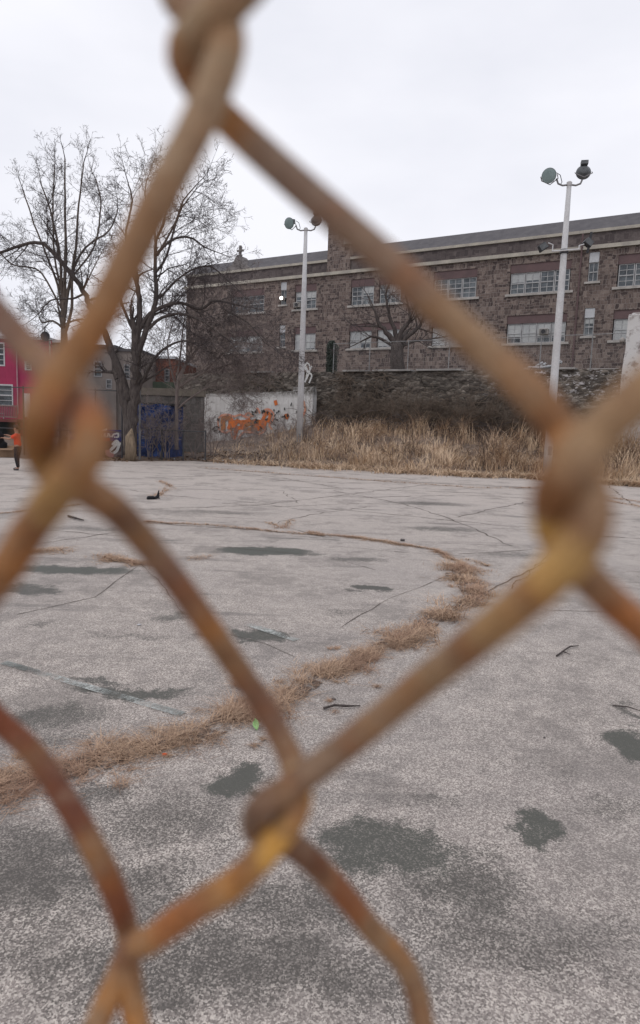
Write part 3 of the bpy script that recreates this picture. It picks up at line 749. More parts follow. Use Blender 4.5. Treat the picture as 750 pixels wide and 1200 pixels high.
for i in range(NX+1):
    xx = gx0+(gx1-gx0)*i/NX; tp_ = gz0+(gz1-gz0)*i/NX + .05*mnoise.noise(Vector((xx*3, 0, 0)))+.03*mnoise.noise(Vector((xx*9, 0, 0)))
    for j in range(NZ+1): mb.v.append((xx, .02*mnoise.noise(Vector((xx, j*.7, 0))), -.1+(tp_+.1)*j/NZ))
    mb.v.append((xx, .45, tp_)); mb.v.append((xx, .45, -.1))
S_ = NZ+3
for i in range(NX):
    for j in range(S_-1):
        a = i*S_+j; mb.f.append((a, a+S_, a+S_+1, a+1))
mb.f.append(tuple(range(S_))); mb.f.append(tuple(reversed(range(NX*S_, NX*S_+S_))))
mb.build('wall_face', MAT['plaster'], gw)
MB().box(ghit(343,458)[0], gx1-.02, .03, .4, gz1-.02, gz1+.22).build('coping', MAT['plaster'], gw)
def spray(name, a, b, em=0):
    t = NT(name); o = t.tc.outputs['Object']; n1 = t.noise(o, 2.5, 5, .7)
    t.color(t.mix(t.map(n1, .38, .6), a, b)); t.rough(.75)
    t.setin(t.b.inputs['Alpha'], t.map(t.noise(o, 5, 5, .75), .34, .42)); return t.m
MAT['sp_or'] = spray('orange_spray', (.66,.17,.04), (.42,.14,.06)); MAT['sp_br'] = spray('brown_spray', (.26,.13,.08), (.36,.16,.07))
MAT['sp_pk'] = spray('pink_spray', (.62,.25,.17), (.55,.33,.24)); MAT['sp_dk'] = spray('dark_spray', (.03,.045,.04), (.06,.05,.05)); MAT['sp_wh'] = spray('white_spray', (.62,.62,.6), (.5,.5,.5))
def stroke(mb, pts, wd, y, hitf=ghit, n=10):
    P = [hitf(*p) for p in pts]; Q = []
    for i in range(len(P)-1):          # Catmull-Rom
        p0 = P[max(0, i-1)]; p1 = P[i]; p2 = P[i+1]; p3 = P[min(len(P)-1, i+2)]
        for k in range(n):
            u = k/n
            Q.append(tuple(.5*(2*p1[c]+(p2[c]-p0[c])*u+(2*p0[c]-5*p1[c]+4*p2[c]-p3[c])*u*u+(3*p1[c]-p0[c]-3*p2[c]+p3[c])*u**3) for c in (0, 1)))
    Q.append(P[-1])
    for i, (a, b) in enumerate(zip(Q[:-1], Q[1:])):
        dx, dz = b[0]-a[0], b[1]-a[1]; L = math.hypot(dx, dz) or 1; nx_, nz_ = -dz/L*wd/2, dx/L*wd/2; ex, ez = dx/L*wd*.2, dz/L*wd*.2
        yy = y - i*.00002
        mb.quad((a[0]-nx_-ex, yy, a[1]-nz_-ez), (b[0]-nx_+ex, yy, b[1]-nz_+ez), (b[0]+nx_+ex, yy, b[1]+nz_+ez), (a[0]+nx_-ex, yy, a[1]+nz_-ez))
# bubble letters, brown bodies, orange fills, pink outline
Y0 = -.03
mb = MB(); 
for pts in ([(262,503),(262,492),(268,489),(271,496),(270,503)], [(289,496),(296,496),(298,503),(290,504),(288,498)], [(301,503),(301,493)], [(304,504),(306,495)]): stroke(mb, pts, .40, Y0)
mb.build('letter_bodies', MAT['sp_br'], gw)
mb = MB()
for pts in ([(268,502),(272,492),(274,500),(279,492)], [(272,495),(281,494),(283,500),(276,504),(277,511)], [(279,500),(277,507),(275,513)], [(285,503),(285,493)], [(293,492),(286,495)], [(299,492),(303,503),(306,493)], [(307,502),(308,492),(311,495),(309,503)], [(309,490),(313,484),(317,487),(314,494)],
            [(323,470),(324,474)], [(334,488),(337,487),(336,490)]): stroke(mb, pts, .23, Y0-.004)
mb.build('letter_fills', MAT['sp_or'], gw)
mb = MB()
for pts in ([(257,503),(256,493),(260,487),(268,486),(275,488),(282,486),(290,489),(297,487)], [(258,505),(265,507),(270,505),(273,513),(278,516),(283,509),(288,506),(297,507),(306,508),(312,503)], [(287,487),(291,484),(295,486)], [(300,484),(302,479),(305,484)],
            [(309,487),(310,481),(316,480),(321,485),(320,492),(316,498),(319,503)], [(356,470),(358,480),(355,488)]): stroke(mb, pts, .13, Y0-.008)
mb.build('letter_outlines', MAT['sp_pk'], gw)
mb = MB(); r = random.Random(4)
for k in range(46):
    px, py = (r.uniform(295, 325), r.uniform(478, 512)) if k < 26 else (r.uniform(238, 258), r.uniform(488, 508)) if k < 34 else (r.uniform(322, 362), r.uniform(465, 492))
    stroke(mb, [(px,py),(px+r.uniform(-2,2),py+r.uniform(-2,2)),(px+r.uniform(-2,2),py+r.uniform(-2,2))], .08, Y0-.012-k*.001, n=3)
mb.build('spray_spots', MAT['sp_dk'], gw)
# white squiggle on the stone wall above
mb = MB()
def whit(px, py): a, b = ghit(px, py, WQ); return (a, b)
for pts in ([(361,448),(365,440),(367,432),(364,426),(361,431),(365,436),(369,430)], [(362,446),(364,436),(362,430)], [(366,449),(369,441),(367,438)]): stroke(mb, pts, .10, -.36, whit)
mb.build('spray_tag', MAT['sp_wh'], rw)

# grey block wall and tan lintel wall between the trees and the graffiti wall
bw = empty('block_wall', GQ, t_ang); tag(bw, 'short grey cement block wall left of the white graffiti wall', 'wall')
bx0, bx1 = ghit(207, 500)[0], ghit(237.5, 500)[0]
MAT['block'] = stone_mat('cement_block', [(.11,.10,.095), (.14,.128,.12), (.165,.15,.14), (.19,.175,.165)], (.10,.092,.086), .42, .21, .015, .4, .6, .01)
MB().box(bx0, bx1-.02, .05, .4, -.1, ghit(220,470)[1]).build('wall_face', MAT['block'], bw)
MB().box(bx0-.1, bx1-.03, .0, .45, ghit(220,470)[1], ghit(220,467)[1]).build('coping', MAT['concrete'], bw)

# white pier at the right
pq = wall_at(741)-N2*.8
pr = empty('stone_pier', (pq.x, pq.y, 0), t_ang); tag(pr, 'tall whitewashed stone pier at the right end of the dark wall', 'pier')
t = NT('whitewashed_stone'); o = t.tc.outputs['Object']; n1 = t.noise(o, 2.2, 5, .7)
t.color(t.mix(t.map(n1, .5, .62), (.55,.54,.53), (.24,.21,.20))); t.rough(.9); t.bump(n1, .5, .05); MAT['whitewash'] = t.m
PH = W(741, 369, pq.y).z
mb = MB(); 
for j in range(15):
    z = PH*j/14; k = 1.12-.25*(j/14)
    for a, b in ((-.5,-.45),(.5,-.45),(.5,.45),(-.5,.45)):
        mb.v.append((a*k+.04*mnoise.noise(Vector((a*9, z*1.5, 0))), b*k+.04*mnoise.noise(Vector((b*7, z*1.5, 3))), z))
for j in range(14):
    for k in range(4): a = j*4+k; b = j*4+(k+1) % 4; mb.f.append((a, b, b+4, a+4))
mb.f.append((56,57,58,59)); mb.build('shaft', MAT['whitewash'], pr, bevel=.04)
MB().box(-.35, .35, -.3, .3, PH, PH+.1, .8).build('cap', MAT['whitewash'], pr, bevel=.03)
MB().lathe([(.03,0),(.11,.03),(.13,.12),(.06,.22),(.02,.24)], 12, (-.62, -.2, W(727,401,pq.y).z)).build('lamp_globe', MAT['sill'], pr, smooth=True)

# white plastic loungers left on the terrace
def lounger(px, py, rz, lab):
    p = WQ + E2*px + N2*(py); o = empty('folded_lounger', (p.x, p.y, WT-.1), t_ang+rz)
    tag(o, lab, 'lounger')
    m_ = MB().tube([(-.75,0,.32),(-.2,0,.28),(.35,0,.36),(.8,0,.62)], .05, 6); m_.tube([(-.75,.5,.32),(-.2,.5,.28),(.35,.5,.36),(.8,.5,.62)], .05, 6); m_.build('side_rails', MAT['blind_shut'], o)
    m_ = MB()
    for k in range(9):
        u = k/8; m_.box(-.7+1.4*u, -.6+1.4*u, .04, .46, .30+.2*u*u, .33+.2*u*u)
    m_.build('slats', MAT['blind_shut'], o)
    for a, b in ((-.6,0),(-.6,.5),(.5,0),(.5,.5)): MB().tube([(a,b,0),(a,b,.32)], .025, 6).build('leg', MAT['blind_shut'], o)
s0 = ghit(630, 425, WQ)[0]
lounger(s0+.1, .9, 0.05, 'white plastic lounger behind the fence, in front of the school wall')
lounger(s0-.9, 1.7, -.1, 'white plastic lounger farther back and left of the other')
s1 = ghit(704, 428, WQ)[0]
pb = MB().box(-.7, .7, -.3, .3, 0, .09, .93).build('stone_slab', MAT['sill']); q = WQ+E2*s1+N2*.75; pb.location = (q.x, q.y, WT+.0); pb.rotation_euler = (R(6), 0, t_ang)
tag(pb, 'pale stone slab lying on the terrace edge beside the white pier', 'slab')

# ------------------------------------------------------------------ floodlight poles
def lamp_head(parent, loc, yaw, tilt, mat_face, s=.27, box_up=False):
    """round sports flood: dish, lens, ballast box"""
    M = Matrix.Translation(loc) @ Matrix.Rotation(yaw, 4, 'Z') @ Matrix.Rotation(tilt, 4, 'X')
    d = MB().lathe([(.08,.20),(.13,.18),(.20,.10),(s*.96,.02),(s,0),(s,-.03),(s*.95,-.035)], 22, (0,0,0), 'y').xform(M).build('lamp', MAT['lampback'], parent, smooth=False)
    MB().lathe([(.01,-.062),(s*.6,-.055),(s*.94,-.036)], 22, (0,0,0), 'y').xform(M).build('lens', mat_face, d)
    (MB().box(-.13, .13, .02, .20, s-.04, s+.10) if box_up else MB().box(-.10, .10, .17, .42, -.02, .20)).xform(M).build('ballast_box', MAT['lampback'], d, bevel=.01)
    m_ = MB().tube([(-s-.03,0,0),(-s-.03,.16,-.12),(0,.2,-s-.02),(s+.03,.16,-.12),(s+.03,0,0)], .018, 6).xform(M); m_.build('yoke', MAT['metal'], d)
def pole(px, D, ztop, lab, extra):
    b = bear(px, D); o = empty('floodlight_pole', b)
    tag(o, lab, 'light pole', 'tall white floodlight poles')
    MB().lathe([(.17,0),(.155,ztop*.3),(.125,ztop*.7),(.085,ztop)], 16).build('shaft', MAT['polewhite'], o, smooth=True)
    MB().lathe([(.1,ztop-.02),(.1,ztop+.10),(.05,ztop+.14)], 14).build('top_cap', MAT['polewhite'], o)
    MB().box(-.07, .07, -.172, -.150, .9, 1.25).build('hand_hole_cover', MAT['metal'], o)
    zt = ztop
    MB().tube([(0,0,zt+.02),(-.25,0,zt-.02),(-.42,0,zt+.04),(-.5,0,zt+.22)], .035, 8).build('arm', MAT['metal'], o)
    MB().tube([(0,0,zt+.02),(.25,0,zt-.0),(.42,0,zt+.07),(.47,0,zt+.2)], .035, 8).build('arm', MAT['metal'], o)
    MB().tube([(-.5,.05,zt+.45),(-.36,.02,zt+.36),(-.28,0,zt+.1),(-.34,0,zt)], .014, 6).build('cable', MAT['dkmetal'], o)
    lamp_head(o, (-.82, -.10, zt+.28), R(-30), R(12), MAT['lampglass'])
    lamp_head(o, (.5, .0, zt+.48), R(168), R(8), MAT['lampglass'], box_up=True)
    if extra:
        z = extra
        MB().tube([(-.52,-.16,z-.04),(.52,-.16,z+.07)], .03, 8).build('crossarm', MAT['polewhite'], o)
        MB().lathe([(.14,z-.08),(.16,z-.07),(.16,z+.07),(.14,z+.08)], 14).build('clamp', MAT['dkmetal'], o)
        for sg in (-1, 1):
            MB().tube([(sg*.5,-.16,z+.05*sg),(sg*.5,-.16,z+.2),(sg*.68,-.16,z+.26)], .025, 6).build('bracket', MAT['polewhite'], o)
            M = Matrix.Translation((sg*.86, -.1, z+(.12 if sg < 0 else .34))) @ Matrix.Rotation(R(35*sg), 4, 'Y')
            f = MB().box(-.17, .17, -.12, .14, -.13, .13, .8).xform(M).build('small_lamp', MAT['dkmetal'], o, bevel=.02)
            MB().box(-.14, .14, -.132, -.122, -.1, .1).xform(M).build('lens', MAT['lampback'], f)
            if sg > 0:
                MB().tube([(.86,-.1,z-.05),(.9,-.1,z+.35),(.95,-.1,z+.72)], .05, 6).build('sensor_stem', MAT['dkmetal'], o)
    return o
p1 = pole(351.5, 33, W(358,270,33).z, 'white floodlight pole standing in front of the graffiti wall end', 0)
p1.location.z = 0.3; 
for c_ in children(p1): c_.location.z -= .3
p2 = pole(645.5, 25.5, W(666,217,25.5).z, 'white floodlight pole at right carrying a second crossarm with small lamps', W(661,295,25.5).z)

# ------------------------------------------------------------------ trees
class Tree:
    def __init__(s, seed): s.r = random.Random(seed); s.big = MB(); s.fine = MB(); s.n = 0
    def path(s, p, d, L, segs, wander, up, droop=0.0):
        pts = [p.copy()]; d = d.normalized()
        for i in range(segs):
            d = (d + Vector((s.r.gauss(0, wander), s.r.gauss(0, wander), s.r.gauss(0, wander*.8)+up))).normalized()
            p = p + d*(L/segs); pts.append(p.copy())
        return pts
    def branch(s, p, d, L, rad, lev, P):
        if lev > P['lev'] or rad < .003 or p.z < .3: return
        segs = max(3, int(L/ (.32 if lev < 3 else .2))) if lev < 4 else 3
        segs = min(segs, 9)
        pts = s.path(p, d, L, segs, P['wander'], P['up'])
        rt = [rad*(1-.68*i/segs) for i in range(segs+1)]
        (s.big if rad > .035 else s.fine).tube(pts, rt, 5 if rad > .035 else 3, cap=False)
        nb = P['kids'][min(lev, len(P['kids'])-1)]
        nb = int(nb*L/P['ref'][min(lev, len(P['ref'])-1)]+s.r.random())
        for k in range(nb):
            u = s.r.uniform(.2, 1); i = min(segs-1, int(u*segs)); q = pts[i].lerp(pts[i+1], u*segs-i)
            t_ = (pts[i+1]-pts[i]).normalized(); side = t_.cross(Vector((s.r.gauss(0,1), s.r.gauss(0,1), s.r.gauss(0,1))))
            if side.length < 1e-3: continue
            side.normalize(); a = R(s.r.uniform(28, 62)); nd = t_*math.cos(a)+side*math.sin(a)
            nd.y *= .85
            s.branch(q, nd, L*s.r.uniform(.42, .72)*(1.1-.4*u), max(.0066, rt[i]*s.r.uniform(.42, .65)), lev+1, P)
        s.branch(pts[-1], (pts[-1]-pts[-2]), L*.55, rt[-1], lev+1, P)
    def limb(s, pix, D, r0, r1, P, kids=8, dj=.0, L=1.55, smooth=4):
        """a main limb through points seen at distance D, with side branches"""
        pts = []
        for i, q in enumerate(pix):
            dd = q[2] if len(q) > 2 else 0
            pts.append(W(q[0], q[1], D+dd))
        Q = []
        for i in range(len(pts)-1):
            p0 = pts[max(0, i-1)]; p1 = pts[i]; p2_ = pts[i+1]; p3 = pts[min(len(pts)-1, i+2)]
            for k in range(smooth):
                u = k/smooth; Q.append(.5*(2*p1+(p2_-p0)*u+(2*p0-5*p1+4*p2_-p3)*u*u+(3*p1-p0-3*p2_+p3)*u**3))
        Q.append(pts[-1])
        Q = [q+Vector((s.r.gauss(0,1), s.r.gauss(0,1), s.r.gauss(0,1)))*r0*.12*(1 if i else 0) for i, q in enumerate(Q)]
        n = len(Q); rr = [r0+(r1-r0)*(i/(n-1)) for i in range(n)]
        s.big.tube(Q, rr, 9 if r0 > .1 else 6, cap=True)
        for k in range(kids):
            u = s.r.uniform(P.get('from', .3), 1); i = min(n-2, int(u*(n-1))); q = Q[i]
            t_ = (Q[i+1]-Q[i]).normalized(); side = t_.cross(Vector((s.r.gauss(0,.6), s.r.gauss(0,1), s.r.gauss(0,.6))))
            if side.length < 1e-3: continue
            side.normalize(); a = R(s.r.uniform(30, 70)); nd = t_*math.cos(a)+side*math.sin(a); nd.y *= .7
            s.branch(q, nd, L*s.r.uniform(.55, 1.15), min(.07, rr[i]*s.r.uniform(.3, .55)), 1, P)
        s.branch(Q[-1], (Q[-1]-Q[-2]), L*.75, rr[-1], 1, P)
        return Q
    def finish(s, name, loc, lab, cat, mt, mf, group=None):
        o = empty(name, loc); tag(o, lab, cat, group)
        off = Vector(loc)
        for mb_, nm, m_ in ((s.big, 'trunk', mt), (s.fine, 'crown', mf)):
            if not mb_.v: continue
            mb_.v = [(a[0]-off.x, a[1]-off.y, a[2]-off.z) for a in mb_.v]; mb_.build(nm, m_, o, smooth=True)
        return o
P1 = dict(lev=5, wander=.17, up=.015, kids=[6,6,5,3.8,2.5], ref=[1.6,1.6,1,.6,.4])
# twin-stemmed tree
T = Tree(21); D = 27.0
T.limb([(153,533),(153,505),(155,480),(158,455),(160,425),(158,395)], D, .30, .16, P1, 3, L=1.6)
T.limb([(151,470),(142,440),(130,410),(120,385),(108,365),(97,340,-.3),(80,318,-.6),(55,288,-.8),(35,285,-.9),(0,296,-1)], D, .17, .05, P1, 13, L=1.7)
T.limb([(152,500),(146,470),(138,445)], D, .22, .17, P1, 0)
T.limb([(158,410),(163,380),(163,350),(160,325),(158,300),(165,275)], D, .14, .05, P1, 9)
T.limb([(161,420),(172,385),(182,355),(183,325),(182,290),(192,262)], D, .13, .045, P1, 10)
T.limb([(160,392),(172,372),(190,360),(212,355),(235,362,.4),(252,352,.5),(280,358,.6)], D, .10, .035, P1, 12)
T.limb([(168,390),(190,372),(215,368),(240,378),(262,395)], D, .075, .03, P1, 9)
T.limb([(182,300),(200,282),(222,278),(240,290)], D, .07, .03, P1, 8)
T.limb([(182,320),(195,300),(210,250),(222,232)], D, .06, .025, P1, 8)
T.limb([(160,395),(145,362),(138,345),(130,338)], D, .07, .03, P1, 6, L=1.5)
T.limb([(159,330),(150,300),(148,270),(155,235),(150,215)], D, .07, .025, P1, 9)
T.limb([(186,350),(215,322),(245,312),(268,330)], D, .05, .022, P1, 10)
T.limb([(184,300),(205,262),(215,235),(232,215)], D, .05, .02, P1, 9)
T.limb([(183,300),(180,262),(170,232),(172,212)], D, .05, .02, P1, 8)
T.limb([(262,362),(290,378),(310,402)], D, .035, .018, P1, 8, L=1.7)
T.limb([(153,480),(170,440),(185,415),(210,400),(228,402)], D, .08, .03, P1, 7)
T.limb([(97,345),(85,350),(60,352),(45,368)], D, .05, .02, P1, 5, L=1.5)
tr = T.finish('bare_tree', bear(153, D), 'large leafless tree with two dark trunks and peeled bark beside the blue shed', 'tree', MAT['bark'], MAT['twig'])
sc_ = MB(); q = W(152, 532, D-.30)-bear(153, D)
pts = [Vector((q.x+.02, q.y+.02, 0)), Vector((q.x+.02, q.y+.03, .6)), Vector((q.x+.02, q.y+.04, 1.0)), Vector((q.x+.01, q.y+.1, 1.35))]
sc_.tube([p+Vector((r_*.02,0,0)) for p, r_ in zip(pts, (0,1,-1,2))], [.235,.225,.19,.03], 9, flat=1.0).build('bare_wood_patch', MAT['woodscar'], tr, smooth=True)
# tall feathery tree behind left
P2 = dict(lev=5, wander=.11, up=.05, kids=[6.5,6.5,5,3.6,2.4], ref=[1.5,1.5,.9,.55,.4])
T = Tree(5); D = 33
T.limb([(74,535),(74,480),(74,430),(74,385)], D, .24, .16, P2, 0)
for pix, a in (([(74,390),(73,350),(70,300),(60,250),(48,215)], .10), ([(74,385),(76,340),(77,290),(76,230),(76,185)], .11), ([(74,385),(80,340),(88,300),(92,240),(98,190)], .10),
            ([(74,400),(84,360),(85,320),(100,290),(128,270),(138,245)], .09), ([(75,380),(68,335),(55,300),(40,262),(28,225)], .07), ([(74,385),(62,376),(50,378),(46,372)], .06),
            ([(75,370),(82,330),(110,290),(118,240),(112,210)], .06), ([(74,365),(55,330),(42,315),(15,310),(-5,290)], .05), ([(76,380),(95,374),(112,380),(128,372)], .05), ([(74,350),(64,300),(62,240),(64,200)], .06)):
    T.limb(pix, D, a, .028, P2, 9, L=1.35)
T.finish('tall_bare_tree', bear(74, D), 'tallest leafless tree with fine upright branches and straight grey brown trunk', 'tree', MAT['bark_pale'], MAT['twig'])
# twiggy small tree in front of the block wall
P3 = dict(lev=5, wander=.2, up=.0, kids=[6,6,5,4,3], ref=[2,2,1.1,.6,.4])
T = Tree(15); D = 29
T.limb([(207,527),(207,495),(207,465),(210,440)], D, .09, .06, P3, 5, L=1.5)
for pix in ([(209,450),(222,420),(240,400),(262,392)], [(208,460),(200,430),(196,405),(202,380)], [(208,455),(235,438),(260,430),(285,422)], [(210,445),(225,405),(232,375),(250,350)], [(207,480),(225,465),(250,452),(275,455)], [(208,440),(212,410),(215,380),(222,350)],
            [(225,420),(245,388),(268,376),(290,385)], [(235,440),(260,415),(280,402),(300,404)]):
    T.limb(pix, D, .045, .018, P3, 12, L=1.8)
T.finish('twiggy_tree', bear(207, D), 'small thin stemmed tree with a wide haze of twigs before the grey block wall', 'tree', MAT['twig_pale'], MAT['twig_pale'])
# scrub stems between the trees
for i, (px, D, hh) in enumerate(((95,28.5,2.6),(122,29,2.2),(176,28.2,2.2),(188,28.4,2.6),(196,28.0,1.8),(228,29.5,2.4),(250,31,2.0))):
    T = Tree(60+i); b = bear(px, D)
    for k in range(6):
        a = T.r.uniform(0, 6.28); T.branch(b+Vector((math.cos(a)*.12, math.sin(a)*.1, .31)), Vector((math.cos(a)*.35, math.sin(a)*.3, 1)), hh*T.r.uniform(.5, .8), .018, 1, P3)
        T.big.tube([b+Vector((math.cos(a)*.1, math.sin(a)*.08, 0)), b+Vector((math.cos(a)*.12, math.sin(a)*.1, .32))], .018, 4)
    T.finish('bare_shrub', b, ('thin leafless shrub on the dirt strip, '+['behind the wire left of the big tree','nearest the painted graffiti board','against the left half of the blue shed','against the middle of the blue shed','against the right edge of the blue shed','before the grey block wall','below the left end of the graffiti wall'][i]), 'shrub', MAT['twig_pale'], MAT['twig_pale'], 'leafless shrubs along the back of the lot')
# pollarded tree on the terrace
P4 = dict(lev=4, wander=.14, up=.05, kids=[4,4,3.5,2.5,2], ref=[2,2,1.1,.6,.4], **{'from': .5})
T = Tree(33); b0 = wall_at(466)+N2*2.5; D = b0.y
T.limb([(466,436),(466,420),(466,404)], D, .42, .36, P4, 0)
for pix, a in (([(464,406),(455,392),(444,378),(438,360)], .2), ([(466,404),(462,385),(455,365),(452,345)], .16), ([(467,404),(470,388),(480,375),(478,355)], .18), ([(468,405),(480,392),(492,382),(497,368)], .16), ([(464,408),(448,398),(436,394),(428,398)], .1), ([(469,406),(485,400),(500,398)], .1)):
    T.limb(pix, D, a, .05, P4, 6, L=1.6)
T.finish('pollarded_tree', Vector((b0.x, b0.y, WT-.14)), 'stout pollarded leafless tree on the terrace in front of the school', 'tree', MAT['bark'], MAT['twig'])
# evergreen column beside first pole
T = Tree(8); b0 = wall_at(377)+N2*.9; r = T.r; mb = MB()
for k in range(5200):
    z = r.uniform(.0, 2.05); a = r.uniform(0, 6.28); rr = (.34+.14*mnoise.noise(Vector((a*1.2, z*2.2, 5))))*math.sqrt(r.random())*(1 if z < 1.7 else 1-(z-1.7)*1.6)+.03*r.gauss(0,1)
    p = Vector((rr*math.cos(a), rr*math.sin(a), z)); s = r.uniform(.025, .055)
    u = Vector((r.gauss(0,1), r.gauss(0,1), r.gauss(0,1))).normalized()*s; v = u.orthogonal().normalized()*s*.6
    mb.quad(p-u, p+v, p+u, p-v)
o = empty('evergreen_shrub', Vector((b0.x, b0.y, WT-.14))); tag(o, 'narrow dark evergreen column at the left end of the terrace fence', 'shrub')
mb.build('foliage', simple('dark_evergreen', (.085,.10,.085), (.05,.062,.052), 6, .8), o); MB().tube([(0,0,0),(0,0,1.7)], .05, 6).build('stem', MAT['bark'], o)
# brambles sprawling against the wall foot
T = Tree(44); r = T.r
for k in range(330):
    px = r.uniform(372, 640); b = r.uniform(.72, .99); p = bank_point(px, b); dr = E2*r.choice((-1,1))+Vector((0,0,r.uniform(.0,.45)))
    L = r.uniform(.8, 2.4); pts = [p+Vector((0,0,.0))]; q = p.copy(); d = (E2*r.choice((-1,1))*r.uniform(.4,1)+Vector((0,0,r.uniform(.2,1))))
    for i in range(6): d = d+Vector((r.gauss(0,.1), r.gauss(0,.1), -.16)); q = q+d.normalized()*(L/6); pts.append(q.copy())
    T.fine.tube(pts, [.014]*6+[.005], 3, cap=False)
tag(T.fine.build('brambles', MAT['twig']), 'dark tangled brambles sprawling along the foot of the old stone wall', 'brambles', kind='stuff')
T = Tree(46); r = T.r; wm = rw.matrix_basis
for k in range(1500):
    if k % 3 == 0: continue
    sx = r.uniform(-.2, 11.5) if r.random() < .8 else r.uniform(-7, 0); top = WT-abs(r.gauss(0, .9)); q = Vector((sx, -.2-.12*(WT-top), top))
    if mnoise.noise(Vector((sx*.55, top*.8, 12))) < .15: continue
    d = Vector((r.gauss(0,.8), -.05, -1.0 if r.random() < .7 else .3)); pts = []
    for i in range(7):
        pts.append(WQ+E2*q.x+N2*q.y+Vector((0,0,q.z))); d = d+Vector((r.gauss(0,.55), r.gauss(0,.03), r.gauss(0,.3)-.08)); q = q+d.normalized()*r.uniform(.1, .3); q.y = min(q.y, -.16-.115*max(0, WT-q.z)); q.y = max(q.y, -.7-.115*max(0, WT-q.z)); q.z = min(q.z, WT+.15)
    T.fine.tube(pts, [.014]*5+[.009,.005], 3, cap=False)
for k in range(260):
    px = r.uniform(374, 660); b = r.uniform(.8, .98); p = bank_point(px, b)
    T.branch(Vector((p.x, p.y, max(.31, p.z))), Vector((r.gauss(0,.5), r.gauss(0,.2), 1)), r.uniform(.7, 1.7), .016, 2, P3)
tag(T.fine.build('wall_vines', simple('brown_vine', (.17,.13,.10), (.10,.078,.063), 2, .95)), 'leafless brown vines and brush hanging over the old stone retaining wall', 'vines', kind='stuff')
T = Tree(47); r = T.r
for k in range(230):
    px = r.uniform(330, 860); b = r.uniform(.1, .8); p = bank_point(px, b)
    if mnoise.noise(Vector((p.x*.5, p.y*.5, 70))) < -.05: continue
    T.branch(Vector((p.x, p.y, max(.31, p.z))), Vector((r.gauss(0,.25), r.gauss(0,.2), 1)), r.uniform(.5, 1.1), .011, 3, P3)
    T.fine.tube([p, Vector((p.x, p.y, max(.32, p.z)))], .01, 3, cap=False)
tag(T.fine.build('weed_stalks', simple('dark_weed_stalk', (.13,.085,.06), (.08,.055,.042), 3, .95)), 'dark branching weed stalks standing in the tall dry grass', 'weeds', kind='stuff')
T = Tree(45); r = T.r
for k in range(260):
    px = r.uniform(205, 372); b = r.uniform(.5, .97); p = bank_point(px, b)
    T.branch(Vector((p.x, p.y, max(.31, p.z))), Vector((r.gauss(0,.5), r.gauss(0,.3), 1)), r.uniform(.3, .8), .010, 3, P3)
tag(T.fine.build('dead_weeds', MAT['twig_pale']), 'thin leafless weeds on the bank in front of the graffiti wall', 'weeds', kind='stuff')

# ------------------------------------------------------------------ blue shed, painted board wall
b = bear(181, 29.5)
bs = empty('blue_shed', b, R(-6)); tag(bs, 'small shed draped in a blue tarpaulin behind the bare trees', 'shed')
t = NT('blue_tarpaulin'); o = t.tc.outputs['Object']; n1 = t.noise(o, 2.4, 5, .65)
t.color(t.mix(t.map(n1, .4, .62), (.010,.024,.085), (.02,.06,.22))); t.rough(.5); t.bump(n1, .8, .12); MAT['tarp'] = t.m
wd_ = 40*29.5/750; ht = W(181, 474, 29.5).z
mb = MB(); NX, NZ = 40, 50
for i in range(NX+1):
    for j in range(NZ+1):
        x = -wd_/2+wd_*i/NX; z = ht*j/NZ+.03*math.sin(x*7)*(j/NZ)
        mb.v.append((x+.02*math.sin(z*5), -.14+.13*mnoise.noise(Vector((x*3.2, z*1.6, 4)))+.05*mnoise.noise(Vector((x*8, z*5, 1))), z))
for i in range(NX):
    for j in range(NZ): a = i*(NZ+1)+j; mb.f.append((a, a+NZ+1, a+NZ+2, a+1))
mb.build('tarpaulin', MAT['tarp'], bs, smooth=True)
MB().box(-wd_/2+.03, wd_/2-.03, .05, 1.8, 0, ht-.04).build('walls', MAT['tarp'], bs)
MB().box(-wd_/2-.08, wd_/2+.08, .06, 1.9, ht-.035, ht+.06).build('roof', MAT['dkmetal'], bs)
# tan lintel wall behind
b = bear(200, 33.5); lw = empty('tan_garden_wall', b, R(-4)); tag(lw, 'weathered tan garden wall rising behind the blue shed', 'wall')
zt = W(200, 461, 33.5).z
MB().box(-1.75, 1.7, 0, .3, 0, zt-.12).build('wall_face', MAT['block'], lw); MB().box(-1.8, 1.75, -.05, .35, zt-.12, zt+.25).build('coping', simple('tan_stone', (.22,.19,.155), (.15,.13,.11), 1.5), lw)
# low painted board with graffiti
DB = 28.3; b = bear(118, DB); gb_ = empty('painted_hoarding', b, R(2)); tag(gb_, 'low blue and red painted hoarding with white graffiti letters left of the big trunk', 'hoarding')
def bh(px, py): p = W(px, py, DB); return ((p.x-b.x), p.z)
x0, zt = bh(82, 502); x1, _ = bh(143, 503)
t = NT('painted_board'); o = t.tc.outputs['Object']; x, y, z = t.xyz(o); n1 = t.noise(o, 2.6, 4, .6)
c = t.mix(t.map(t.math('ADD', z, t.math('MULTIPLY', n1, .3)), zt-.38, zt-.3), (.075,.045,.045), (.02,.03,.14)); c = t.mix(t.map(n1, .55, .62, 0, .5), c, (.22,.20,.19)); t.color(c); t.rough(.8); MAT['board'] = t.m
MB().box(x0, x1, 0, .12, 0, zt).build('board', MAT['board'], gb_, bevel=.01)
mb = MB()
for pts in ([(112,508),(117,508)],[(114,508),(114,512)],[(119,508),(118,510),(120,512)],[(123,508),(122,512)],[(122,510),(124,512)],[(126,512),(127,508),(129,512)],[(133,509),(138,508),(138,512),(134,512)],[(131,512),(133,509)], [(112,504),(118,505),(125,503)]): stroke(mb, pts, .075, -.006, bh, 4)
mb.build('white_letters', MAT['sp_wh'], gb_)
